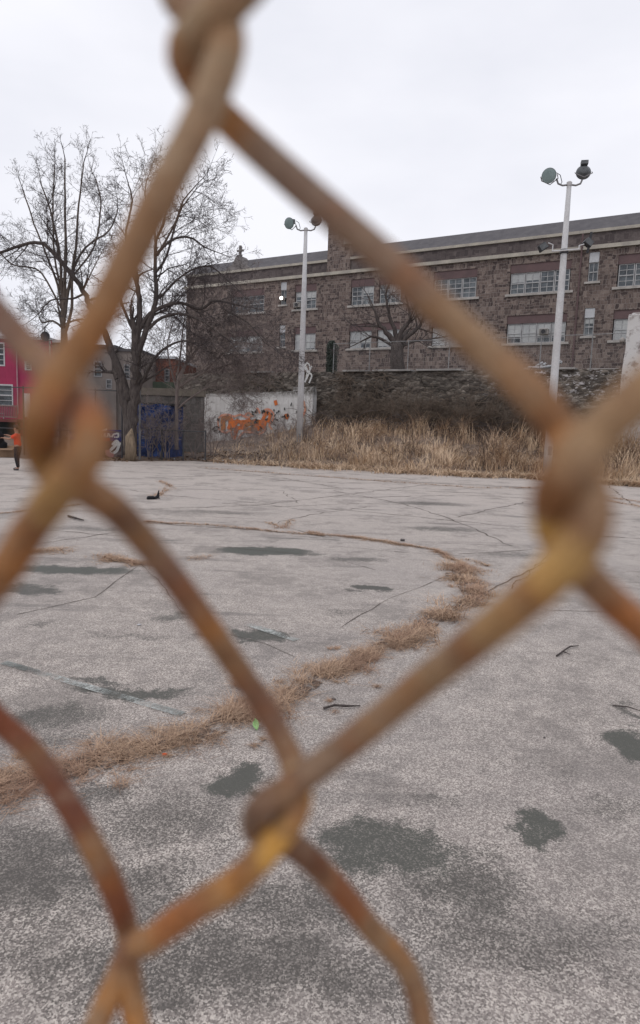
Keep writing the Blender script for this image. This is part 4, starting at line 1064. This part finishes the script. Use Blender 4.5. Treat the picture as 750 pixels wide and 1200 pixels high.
mb = MB(); stroke(mb, [(113,515),(120,515),(128,515)], .13, -.008, bh, 4); stroke(mb, [(112,512),(118,514)], .1, -.009, bh, 4); mb.build('red_stripe', simple('red_paint', (.4,.06,.05), (.3,.05,.05), 3), gb_)
mb = MB(); stroke(mb, [(126,531),(130,527),(134,523),(138,519),(136,517),(132,521)], .13, -.012, bh, 5); stroke(mb, [(130,532),(136,529),(139,523),(140,519)], .12, -.014, bh, 5); mb.build('white_figure', MAT['sp_wh'], gb_)
mb = MB(); stroke(mb, [(126,528),(127,532),(132,534)], .2, -.018, bh, 5); mb.build('pink_figure', simple('pink_paint', (.5,.26,.25), (.4,.2,.2), 3), gb_)

# ------------------------------------------------------------------ lot fence behind (left)
def back_fence(pxs, D, H, lab, midrail):
    P = [bear(p, D+.0*p) for p in pxs]; o = empty('chain_link_fence', P[0]); tag(o, lab, 'fence', None)
    a, b_ = P[0], P[-1]; d = (b_-a); L = d.length; o.rotation_euler = (0, 0, math.atan2(d.y, d.x))
    for p in P:
        xx = (p-a).length; MB().tube([(xx,0,0),(xx,0,H+.06)], .035, 8).build('post', MAT['fence_dark'], o)
    for zz in ([H, midrail] if midrail else [H]): MB().tube([(0,-.04,zz),(L,-.04,zz)], .022, 6).build('rail', MAT['fence_dark'], o)
    MB().quad((0,-.07,.03),(L,-.07,.03),(L,-.07,H),(0,-.07,H)).build('mesh_panel', MAT['mesh_d'], o)
    return o
back_fence([-150,-90,-30,28,70,112,143], 27.9, W(80,456,27.9).z, 'tall chain link fence running behind the person and the big trunk', 1.15)
back_fence([163.5,190,215,241], 28.0, W(200,504.5,28).z, 'low chain link fence in front of the blue shed and block wall', 0)
lp = MB().tube([(0,0,0),(0,0,W(163,400,27.6).z)], .05, 8).build('steel_post', MAT['metal']); lp.location = bear(163.8, 27.6)
tag(lp, 'slim grey steel post rising beside the big leafless tree', 'post')

# ------------------------------------------------------------------ row houses
HD = 50
def house_mat(name, a, b, s=1.0, rough=.8):
    t = NT(name); o = t.tc.outputs['Object']; x, y, z = t.xyz(o)
    n1 = t.noise(o, .8, 4, .6); n2 = t.noise(t.comb(t.math('MULTIPLY', x, 4), y, t.math('MULTIPLY', z, .5)), 1.5, 4, .6)
    c = t.mix(t.map(n1, .35, .65), a, b); c = t.mix(t.map(n2, .5, .75, 0, .3), c, tuple(k*.5 for k in b)); t.color(c); t.rough(rough); return t.m
MAT['magenta'] = house_mat('raspberry_siding', (.37,.045,.105), (.30,.04,.09))
MAT['stucco'] = house_mat('grey_brown_stucco', (.26,.225,.205), (.18,.155,.142))
MAT['stucco2'] = house_mat('dull_taupe_stucco', (.21,.18,.165), (.15,.13,.12))
MAT['green'] = house_mat('dull_green_render', (.10,.125,.09), (.075,.09,.07))
MAT['greendark'] = house_mat('dark_green_shed', (.03,.045,.04), (.02,.03,.03))
MAT['brick'] = stone_mat('red_brick', [(.14,.055,.045), (.19,.075,.055), (.23,.09,.06), (.27,.11,.08)], (.22,.17,.15), .22, .075, .012, .3, .5, .01)
MAT['white'] = simple('white_trim', (.62,.62,.63), (.5,.5,.5), 3, .6)
MAT['redwood'] = simple('red_painted_wood', (.22,.06,.055), (.15,.045,.045), 3, .8)
def hx(px, D): return bear(px, D).x
def house(name, pa, pb, D, ytop, mat, lab, wins, depth=9, rz=0.0, trim=True):
    xa, xb = hx(pa, D), hx(pb, D); zt = W((pa+pb)/2, ytop, D).z
    o = empty(name, ((xa+xb)/2, D, 0), rz); tag(o, lab, 'house')
    wdt = (xb-xa)/2; holes = []
    for (a, b_, ya, yb) in wins:
        x0_, x1_ = hx(a, D)-(xa+xb)/2, hx(b_, D)-(xa+xb)/2; z1_, z0_ = W((a+b_)/2, ya, D).z, W((a+b_)/2, yb, D).z
        holes.append((max(x0_, -wdt+.05), min(x1_, wdt-.05), z0_, z1_))
    mb = wall_holes(-wdt, wdt, 0, zt, holes, 0, .14)
    mb.quad((-wdt,0,0),(-wdt,0,zt),(-wdt,depth,zt),(-wdt,depth,0)); mb.quad((wdt,0,0),(wdt,depth,0),(wdt,depth,zt),(wdt,0,zt)); mb.quad((-wdt,depth,0),(-wdt,depth,zt),(wdt,depth,zt),(wdt,depth,0))
    mb.build('wall', mat, o)
    MB().box(-wdt-.04, wdt+.02, -.12, depth+.1, zt, zt+.2).build('roof', MAT['blind_shut'] if trim else MAT['slate'], o)
    for (x0_, x1_, z0_, z1_) in holes:
        m_ = MB(); f = .05; y = -.03
        m_.box(x0_-.04, x0_+f, y, .1, z0_-.06, z1_+.06); m_.box(x1_-f, x1_+.04, y, .1, z0_-.06, z1_+.06); m_.box(x0_+f, x1_-f, y, .1, z0_-.06, z0_+f); m_.box(x0_+f, x1_-f, y, .1, z1_-f, z1_+.06)
        zm = (z0_+z1_)/2; m_.box(x0_+f, x1_-f, y+.01, .1, zm-.05, zm+.05)
        for zz in ((z0_+zm)/2, (z1_+zm)/2): m_.box(x0_+f, x1_-f, y+.03, .1, zz-.02, zz+.02)
        w_ = m_.build('window', MAT['white'] if 'pink' in lab else MAT['metal'], o)
        MB().quad((x0_,.11,z0_),(x1_,.11,z0_),(x1_,.11,z1_),(x0_,.11,z1_)).build('pane', MAT['glass'], w_)
    return o, zt, (xa+xb)/2
ho, zt, xc = house('row_house', -105, 61, HD, 396, MAT['magenta'], 'raspberry pink two storey row house with a wooden deck at the left', [(-12,7,402,428),(-14,15.5,451,475),(31,38,424,433),(-70,-50,402,428),(-70,-45,451,475)])
xl = lambda px: hx(px, HD)-xc
MB().box(xl(28), xl(36), -.06, .05, W(30,489,HD).z, W(30,461,HD).z).build('door', MAT['white'], ho)
MB().tube([(xl(22),-.1,zt-.4),(xl(22),-.1,W(22,485,HD).z)], .05, 6).build('downpipe', simple('pink_pipe', (.5,.3,.33), (.42,.25,.28), 3), ho)
MB().tube([(xl(60.5),-.12,zt+.1),(xl(60.5),-.12,1)], .07, 6).build('downpipe', MAT['white'], ho)
# satellite dish on the roof edge
dsh = MB().lathe([(.02,.0),(.2,-.05),(.36,-.14)], 16, (xl(57.5),-.3,zt+.25), 'y').build('satellite_dish', MAT['dkmetal'], ho)
MB().tube([(xl(57.5),-.25,zt+.25),(xl(57.5),.1,zt-.1)], .03, 6).build('dish_arm', MAT['metal'], dsh)
zd = W(15, 491, HD).z
dk = MB(); dk.box(xl(-80), xl(36), -2.2, -.02, zd-.2, zd); dk = dk.build('deck', MAT['redwood'], ho)
m_ = MB(); m_.box(xl(-80), xl(36), -2.2, -2.12, zd+.95, zd+1.03); m_.box(xl(-80), xl(36), -2.2, -2.12, zd+.12, zd+.2)
for k in range(60):
    x_ = xl(-80)+(xl(36)-xl(-80))*k/59; m_.box(x_-.02, x_+.02, -2.195, -2.13, zd+.2, zd+.95)
m_.build('railing', simple('weathered_rail', (.28,.20,.18), (.2,.13,.12), 3), dk)
for px in (-70, -10, 34): MB().box(xl(px)-.06, xl(px)+.06, -2.1, -1.98, 0, zd-.2).build('deck_post', MAT['redwood'], ho)
MB().box(xl(-40), xl(24), -.09, -.03, 0, zd-.25).build('garage_door', MAT['greendark'], ho)
ch_ = empty('deck_chair', (xc+xl(8), HD-1.2, zd), R(160)); tag(ch_, 'white plastic chair standing on the deck of the pink house', 'chair')
MB().box(-.25, .25, -.25, .25, .38, .43).build('seat', MAT['white'], ch_); MB().box(-.25, .25, .2, .25, .43, .9).build('backrest', MAT['white'], ch_)
for a, b_ in ((-.22,-.22),(.22,-.22),(-.22,.22),(.22,.22)): MB().box(a-.025, a+.025, b_-.025, b_+.025, 0, .38).build('leg', MAT['white'], ch_)
house('row_house', 61.5, 96, HD+.3, 402, MAT['stucco'], 'grey brown stucco row house directly right of the pink house', [(84,91,424,441),(70,80,458,477)])
house('row_house', 96.5, 136, HD+.2, 407, MAT['stucco2'], 'taupe row house seen between the wire and the big leafless tree', [(111,119.5,424,441),(101,113,459,477),(125,131,445,455)], trim=False)
house('row_house', 136.5, 165, HD+.6, 412, MAT['stucco'], 'dim stucco row house behind the twin trunks of the big tree', [(146,152,428,444)], trim=False)
o, zt, xc = house('row_house', 165.5, 205, HD+5, 420, MAT['brick'], 'red brick house with a green lower wall behind the blue shed', [(193,198,433,447),(176,181,434,446)])
a_, b_ = hx(165.5,HD+5)-xc, hx(205,HD+5)-xc
MB().box(a_+.02, b_-.02, -.9, -.02, 0, W(185,448,HD+5).z).build('green_extension', MAT['green'], o)
# utility cables
r = random.Random(1)
for i, (ya, yb) in enumerate(((375,398),(383,403))):
    p0 = W(-60, ya, 46); p1_ = W(64, yb, HD-.3); pts = [p0.lerp(p1_, k/12)-Vector((0,0,.8*math.sin(math.pi*k/12))) for k in range(13)]
    c_ = MB().tube(pts, .02, 4).build('utility_cable', MAT['dkmetal']); tag(c_, ['upper overhead cable above the pink house roof','lower overhead cable above the pink house roof'][i], 'cable')
# far backdrop of trees and roofs so the horizon is not bare
mb = MB(); r = random.Random(6)
for k in range(90):
    a = -260+r.uniform(0, 800); 
hz = []
for px in range(-400, 420, 10):
    p = bear(px, 130); hz.append((p.x, p.y, 5.5+2.2*mnoise.noise(Vector((px*.013, 0, 0)))+.9*mnoise.noise(Vector((px*.06, 0, 0)))))
for a, b_ in zip(hz[:-1], hz[1:]): mb.quad((a[0],a[1],0),(b_[0],b_[1],0),b_,a)
tag(mb.build('wooded_hill', simple('distant_wood', (.12,.105,.105), (.085,.075,.078), .2, .95)), kind='structure')

# ------------------------------------------------------------------ person
def skin(name, pts, edges, radii, mat, parent, lv=2):
    me = bpy.data.meshes.new(name); me.from_pydata(pts, edges, []); me.update()
    o = bpy.data.objects.new(name, me); COL.objects.link(o); o.parent = parent
    md = o.modifiers.new('skin', 'SKIN'); me.skin_vertices
    if not me.skin_vertices:
        bm_ = None
    sv = me.skin_vertices[0].data if me.skin_vertices else None
    if sv is None:
        me.skin_vertices.new() if hasattr(me.skin_vertices, 'new') else None
        sv = me.skin_vertices[0].data
    for i, rr in enumerate(radii): sv[i].radius = rr if isinstance(rr, tuple) else (rr, rr)
    sv[0].use_root = True
    sm = o.modifiers.new('sub', 'SUBSURF'); sm.levels = lv; sm.render_levels = lv
    me.materials.append(mat); md.use_smooth_shade = True
    return o
b = G(21.5, 551)
HS = 51*b.y/750/1.6            # scale so that a 1.6 m figure fills the right height
pe = empty('person', b, 0); pe.scale = (HS, HS, HS)
tag(pe, 'person in an orange red T-shirt and black trousers reaching forward, standing on the lot', 'person')
MAT['skin'] = simple('skin', (.42,.24,.17), (.36,.2,.14), 5, .6); MAT['shirt'] = simple('orange_red_jersey', (.85,.075,.03), (.68,.055,.025), 4, .8)
MAT['trous'] = simple('black_denim', (.02,.022,.03), (.012,.013,.018), 6, .85); MAT['hair'] = simple('black_hair', (.015,.012,.012), (.008,.007,.007), 20, .6)
MAT['shoe'] = simple('grey_trainers', (.10,.10,.10), (.06,.06,.065), 6, .7)
# facing -x (to the left)
J = [(0,0,.86),(0,0,1.0),(-.01,0,1.16),(-.02,0,1.30),(-.03,0,1.38),(-.05,0,1.46),(-.055,0,1.55),      # 0-6 pelvis..head
     (-.02,-.15,1.28),(-.20,-.19,1.14),(-.42,-.13,1.17),(-.49,-.115,1.18),     # 7-10 near arm
     (-.02,.15,1.28),(-.21,.19,1.20),(-.42,.12,1.27),(-.49,.10,1.285),         # 11-14 far arm
     (.0,-.09,.80),(-.015,-.10,.44),(.05,-.10,.08),(-.10,-.115,.035),              # 15-18
     (.0,.09,.80),(-.08,.11,.44),(-.06,.11,.08),(-.21,.125,.035)]                  # 19-22
Ed = [(0,1),(1,2),(2,3),(3,4),(4,5),(5,6),(3,7),(7,8),(8,9),(9,10),(3,11),(11,12),(12,13),(13,14),(0,15),(15,16),(16,17),(17,18),(0,19),(19,20),(20,21),(21,22)]
Rr = [(.11,.12),(.095,.115),(.10,.13),(.09,.13),.05,.075,.085, .055,.04,.028,.026, .055,.04,.028,.026, .085,.055,.04,.032, .085,.055,.04,.032]
body = skin('body', J, Ed, Rr, MAT['skin'], pe)
shirt = skin('t_shirt', [(0,0,.86),(0,0,1.0),(-.01,0,1.16),(-.02,0,1.29),(-.03,0,1.35),(-.02,-.15,1.285),(-.15,-.185,1.18),(-.02,.15,1.285),(-.15,.185,1.22)], [(0,1),(1,2),(2,3),(3,4),(3,5),(5,6),(3,7),(7,8)],
     [(.145,.15),(.13,.145),(.13,.155),(.115,.155),.07,.078,.066,.078,.066], MAT['shirt'], pe)
tr_ = skin('trousers', [(0,0,.93),(0,0,.85),(.0,-.09,.78),(-.015,-.10,.44),(.05,-.10,.09),(.0,.09,.78),(-.08,.11,.44),(-.06,.11,.09)], [(0,1),(1,2),(2,3),(3,4),(1,5),(5,6),(6,7)],
     [(.12,.13),(.125,.135),.105,.078,.06,.105,.078,.06], MAT['trous'], pe)
for (x_, y_) in ((.04,-.10),(-.07,.11)):
    skin('shoe', [(x_+.03,y_,.045),(x_-.06,y_,.045),(x_-.17,y_-.0,.035)], [(0,1),(1,2)], [.05,.052,.038], MAT['shoe'], pe)
mb = MB(); r = random.Random(2)
for i in range(13):                       # hair cap
    for k in range(16):
        th = math.pi*.62*i/12; ph = 6.283*k/16
        x_ = -.04+.108*math.sin(th)*math.cos(ph); z_ = 1.545+.115*math.cos(th)
        if math.cos(ph) < -.35 and th > .9: x_ = max(x_, -.115); z_ = max(z_, 1.57)
        mb.v.append((x_+r.gauss(0,.003), .095*math.sin(th)*math.sin(ph)+r.gauss(0,.003), z_+r.gauss(0,.003)))
for i in range(12):
    for k in range(16): a = i*16+k; b2 = i*16+(k+1) % 16; mb.f.append((a, b2, b2+16, a+16))
mb.build('hair', MAT['hair'], pe, smooth=True)
mb = MB()
for sy in (-1, 1): mb.lathe([(.004,-.006),(.012,0),(.004,.006)], 8, (-.133, sy*.032, 1.535), 'y')
mb.build('eyes', MAT['black'], pe); MB().tube([(-.125,0,1.545),(-.152,0,1.51),(-.13,0,1.505)], [.01,.016,.01], 8).build('nose', MAT['skin'], pe, smooth=True)
MB().tube([(-.124,-.022,1.478),(-.13,0,1.476),(-.124,.022,1.478)], .006, 6).build('mouth', simple('lips', (.3,.12,.1), (.26,.1,.09)), pe)
for sy in (-1, 1): MB().lathe([(.006,-.01),(.03,-.006),(.032,.006),(.01,.012)], 10, (-.045, sy*.09, 1.525), 'y').build('ear', MAT['skin'], pe, smooth=True)
for sy, (hx_, hy, hz_) in ((-1, (-.49,-.115,1.18)), (1, (-.49,.10,1.285))):
    m_ = MB().tube([(hx_+.02,hy,hz_),(hx_-.03,hy,hz_),(hx_-.075,hy,hz_-.01)], [.024,.036,.03], 8, flat=.5)
    for k in range(4):
        yk = hy+(k-1.5)*.018; L_ = (.05,.058,.055,.045)[k]
        m_.tube([(hx_-.07,yk,hz_-.01),(hx_-.07-L_*.6,yk,hz_-.014),(hx_-.07-L_,yk,hz_-.035)], [.0085,.008,.006], 6)
    m_.tube([(hx_-.02,hy-sy*.025,hz_+.0),(hx_-.05,hy-sy*.045,hz_+.0),(hx_-.08,hy-sy*.042,hz_-.01)], [.011,.01,.008], 6)
    m_.build('hand', MAT['skin'], pe, smooth=True)
# held dark bundle
hb = MB(); 
for i in range(9):
    th = math.pi*i/8
    for k in range(14):
        ph = 6.283*k/14; n_ = 1+.25*mnoise.noise(Vector((math.cos(ph)*2, math.sin(ph)*2, th*2)))
        hb.v.append((.17*math.sin(th)*math.cos(ph)*n_, .17*math.sin(th)*math.sin(ph)*n_, .24*math.cos(th)*n_))
for i in range(8):
    for k in range(14): a = i*14+k; b2 = i*14+(k+1) % 14; hb.f.append((a, b2, b2+14, a+14))
hbo = hb.build('cloth_bundle', MAT['black'], smooth=True); hbo.location = b+Vector((-.72*HS, 0, 1.17*HS)); tag(hbo, 'dark cloth bundle held in the outstretched hands at the left edge', 'bundle')
# box and bag on the ground behind
bp = G(10, 535.5); bx = empty('cardboard_box', bp, R(8)); tag(bx, 'brown cardboard box on the dirt behind the person', 'box')
MAT['card'] = simple('cardboard', (.26,.17,.11), (.2,.13,.085), 3, .9)
MB().box(-.28, .28, -.2, .2, 0, .36).build('carton', MAT['card'], bx, bevel=.01)
MB().quad((-.28,-.2,.362),(.28,-.2,.362),(.26,-.36,.30),(-.26,-.36,.30)).build('flap', MAT['card'], bx); MB().quad((-.28,.2,.362),(.28,.2,.362),(.26,.3,.46),(-.26,.3,.46)).build('flap', MAT['card'], bx)
bg_ = hb.build('rubbish_bag', MAT['black'], smooth=True); q = G(0, 535); bg_.location = (q.x, q.y, .38); bg_.scale = (1.6,1.6,1.75); tag(bg_, 'black rubbish bag on the dirt left of the cardboard box', 'bag')

# ------------------------------------------------------------------ small debris on the asphalt
def stick(pts, rad, lab, name='stick', mat='bark'):
    P = [G(*p) for p in pts]; o_ = P[0].copy(); mb = MB().tube([p-o_+Vector((0,0,rad+.003+(.01 if 0 < i < len(P)-1 else 0))) for i, p in enumerate(P)], [rad]*(len(P)-1)+[rad*.5], 6)
    o = mb.build(name, MAT[mat]); o.location = o_; return tag(o, lab, 'stick')
stick([(379,832),(392,830),(405,831),(422,829)], .009, 'short dark stick on the asphalt just right of the grass strip')
stick([(718,828),(735,831),(750,834)], .005, 'thin twig on the asphalt near the right edge')
stick([(80,606),(88,609),(98,611)], .02, 'dark twig lying on the far asphalt left of the dropped glove')
stick([(652,770),(662,764),(668,760),(678,758)], .007, 'bent dark twig lying alone on the right side asphalt')
stick([(655,768),(660,766),(668,768)], .006, 'small twig fragment touching the bent dark twig')
def lump(px, py, s, lab, mat, name, cat, seed=1, flat=.5):
    mb = MB(); 
    for i in range(9):
        th = math.pi*i/8
        for k in range(12):
            ph = 6.283*k/12; v = Vector((math.sin(th)*math.cos(ph), math.sin(th)*math.sin(ph), math.cos(th))); n_ = 1+.55*mnoise.noise(v*1.8+Vector((seed*7,0,0)))
            mb.v.append((v.x*n_*s, v.y*n_*s*.8, (v.z*n_*flat+flat*.85)*s))
    for i in range(8):
        for k in range(12): a = i*12+k; b2 = i*12+(k+1) % 12; mb.f.append((a, b2, b2+12, a+12))
    o = mb.build(name, mat, smooth=True); o.location = G(px, py, .0); return tag(o, lab, cat)
MAT['pebble'] = simple('grey_stone', (.14,.125,.12), (.09,.08,.08), 12, .9)
g_ = empty('dropped_glove', G(178, 585), .4); tag(g_, 'dark glove lying on the far asphalt with one finger raised', 'glove')
MB().box(-.12, .08, -.07, .07, .0, .07, .8).build('palm', MAT['black'], g_, bevel=.02)
for k in range(4): MB().tube([(.07,-.055+.036*k,.03),(.13,-.06+.04*k,.04+.01*k),(.17,-.065+.045*k,.03+.055*k)], [.02,.018,.013], 6).build('finger', MAT['black'], g_)
lump(64, 577, .05, 'small dark stone on the far asphalt behind the left wire crossing', MAT['pebble'], 'stone', 'stone', 2)
lump(391, 820, .014, 'small stone beside the dark stick', MAT['pebble'], 'stone', 'stone', 3)
lump(472, 634, .04, 'dark pebble beside the thin line of dry weeds', MAT['pebble'], 'stone', 'stone', 5)
lump(163, 733, .018, 'tiny white stone on the asphalt between the two stains', MAT['trash'], 'stone', 'stone', 6)
lump(638, 865, .008, 'tiny dark pebble below the thin strip of clean asphalt', MAT['pebble'], 'stone', 'stone', 8)
lump(193, 885, .016, 'small orange plastic scrap at the edge of the dry grass strip', simple('orange_plastic', (.7,.14,.05), (.6,.12,.05)), 'plastic_scrap', 'litter', 4, .4)
# green leaf
lf = MB(); prf = [(0,0),(.012,.012),(.02,.03),(.016,.05),(0,.066)]
for (a, b_), (c_, d_) in zip(prf[:-1], prf[1:]):
    lf.quad((0,b_,.006+b_*.2),(a,b_,.014+b_*.5),(c_,d_,.014+d_*.5),(0,d_,.006+d_*.2)); lf.quad((0,b_,.006+b_*.2),(0,d_,.006+d_*.2),(-c_,d_,.012+d_*.3),(-a,b_,.012+b_*.3))
lo = lf.build('green_leaf', simple('fresh_green', (.25,.48,.16), (.35,.55,.25), 30, .6)); lo.location = G(301,857); lo.rotation_euler = (0.3,0,.4); tag(lo, 'small fresh green leaf sprouting at the edge of the dry grass strip', 'leaf')

# ------------------------------------------------------------------ the rusty chain link fence in front of the lens
FD = .068; WR = .00176
cf = empty('rusty_fence', (0, 0, 0)); tag(cf, 'rusty chain link fence close in front of the lens, out of focus', 'fence')
def smooth3(P, n=5):
    Q = []
    for i in range(len(P)-1):
        p0 = P[max(0, i-1)]; p1 = P[i]; p2_ = P[i+1]; p3 = P[min(len(P)-1, i+2)]
        for k in range(n):
            u = k/n; Q.append(.5*(2*p1+(p2_-p0)*u+(2*p0-5*p1+4*p2_-p3)*u*u+(3*p1-p0-3*p2_+p3)*u**3))
    Q.append(P[-1]); return Q
DEPS = ((237,60,.0640),(75,520,.0550),(665,590,.0480),(320,950,.0700),(150,1130,.0800),(0,850,.0840),(750,420,.0470),(750,740,.0560),(0,370,.0660),(450,310,.0590),(210,700,.0720),(300,820,.0780),(440,1090,.0800),(0,676,.0620),(230,1060,.0720))
def dep(px, py, c):       # the old mesh is bellied: it hangs nearer or farther from place to place
    ws = [1/(((px-a)**2+(py-b_)**2)/1e4+.15)**1.5 for a, b_, _ in DEPS]
    base = sum(w_*d_[2] for w_, d_ in zip(ws, DEPS))/sum(ws)
    return base + {'f': -.0010, 'm': .0022, 'b': .0095}[c]
MAT['wire'] = wire_material()
def wirepts(pp): return [W(a, b_, dep(a, b_, c)) for a, b_, c in pp]
ZP = .0385
def zig(p, going_right, xl_, xr_, z_end, sgn):
    """continue a wire up or down in regular zigzags from the point p"""
    out_ = []; z = p.z; side = going_right
    while (z_end-z)*sgn > 0:
        xn = xr_ if side else xl_; zn = z+sgn*ZP
        # strands running down to the left are in front
        front = (side and sgn > 0) or (not side and sgn < 0)
        y = FD+(-.0022 if front else .0045)
        xm_ = (out_[-1].x if out_ else p.x)
        out_ += [Vector((xm_+(xn-xm_)*.5, y, z+sgn*ZP*.5)), Vector((xn, FD+.001, zn))]
        z = zn; side = not side
    return out_
ZT, ZB = 2.3, .06
custom = {
 'k': [(200,-20,'b'),(256,22,'m'),(264,62,'f'),(232,145,'f'),(190,225,'f'),(150,305,'f'),(108,385,'f'),(68,445,'f'),(48,490,'f'),(48,524,'m'),(62,553,'b'),(96,572,'b'),(136,598,'b'),(175,641,'b'),(220,700,'b'),(276,780,'b'),(312,833,'b'),(339,885,'b'),(349,925,'m'),(343,955,'f'),(322,985,'f'),(276,1034,'f'),(225,1066,'f'),(180,1100,'f'),(150,1135,'m')],
 'r': [(300,-30,'f'),(240,25,'f'),(216,66,'m'),(240,112,'b'),(278,152,'b'),(350,217,'b'),(450,303,'b'),(550,395,'b'),(620,458,'b'),(664,514,'b'),(684,562,'m'),(690,610,'f'),(665,655,'f'),(600,716,'f'),(500,796,'f'),(400,878,'f'),(335,926,'f'),(303,950,'f'),(303,975,'b'),(345,992,'b'),(392,1036,'b'),(432,1085,'b'),(490,1170,'b')],
 's': [(1085,110,'m'),(1060,170,'f'),(1000,235,'f'),(900,330,'f'),(820,402,'f'),(750,463,'f'),(700,508,'f'),(664,552,'f'),(648,594,'m'),(657,636,'b'),(685,672,'b'),(718,706,'b'),(755,738,'b'),(830,808,'b'),(905,880,'b'),(985,970,'b'),(1050,1060,'m')],
 'p': [(-150,225,'b'),(-60,305,'b'),(0,372,'b'),(42,418,'b'),(82,455,'b'),(103,492,'m'),(101,530,'f'),(70,574,'f'),(36,620,'f'),(0,676,'f'),(-60,748,'f'),(-95,785,'m'),(-75,800,'b'),(-35,812,'b'),(0,846,'b'),(40,883,'b'),(76,937,'b'),(111,997,'b'),(137,1053,'b'),(150,1100,'b'),(140,1140,'m')]}
XB = [-.0440, -.0216, -.0085, .0200, .0780]       # where neighbouring wires hook
def whole(key, xl_, xr_, up_right, dn_right):
    mid_ = wirepts(custom[key])
    a = zig(mid_[0], up_right, xl_, xr_, ZT, 1); c_ = zig(mid_[-1], dn_right, xl_, xr_, ZB, -1)
    P = list(reversed(a))+mid_+c_
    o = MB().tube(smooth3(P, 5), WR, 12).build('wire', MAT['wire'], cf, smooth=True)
whole('k', XB[1], XB[2], False, True)
whole('r', XB[2], XB[3], True, True)
whole('s', XB[3], XB[4], False, False)
whole('p', XB[0], XB[1], False, False)
# the regular wires left and right
def regular(phase):
    P = []; z = ZT-ZP*phase; side = 0; i = 0
    while z > ZB:
        x_ = (.036 if side else 0); P.append(Vector((x_, FD+.001, z)))
        front = side == 1           # leaving the right end, running down to the left
        P.append(Vector((.018, FD+(-.0022 if front else .0045), z-ZP*.5))); z -= ZP; side = 1-side
    return MB().tube(smooth3(P, 3), WR, 7)
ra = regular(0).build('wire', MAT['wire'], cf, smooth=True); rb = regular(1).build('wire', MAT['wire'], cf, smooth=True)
k = 0; used = {0: False, 1: False}
for x_ in [XB[4]+.036*i for i in range(26)]+[XB[0]-.036*(i+1) for i in range(26)]:
    src = (ra, rb)[k % 2]; i_ = k % 2; k += 1
    if not used[i_]: o = src; used[i_] = True
    else: o = src.copy(); COL.objects.link(o); o.parent = cf
    o.location = (x_, 0, 0)
MAT['rust'] = simple('rusty_pipe', (.25,.15,.09), (.14,.075,.05), 12, .8, 0, .3)
for x_ in (-1.02, 1.04): MB().tube([(x_,FD+.03,0),(x_,FD+.03,2.42)], .03, 14).build('post', MAT['rust'], cf, smooth=True)
MB().tube([(-1.02,FD+.028,2.32),(1.04,FD+.028,2.32)], .021, 12).build('top_rail', MAT['rust'], cf, smooth=True)

sc.cycles.max_bounces = 5
sc.cycles.transparent_max_bounces = 16
print('objects', len(bpy.data.objects))
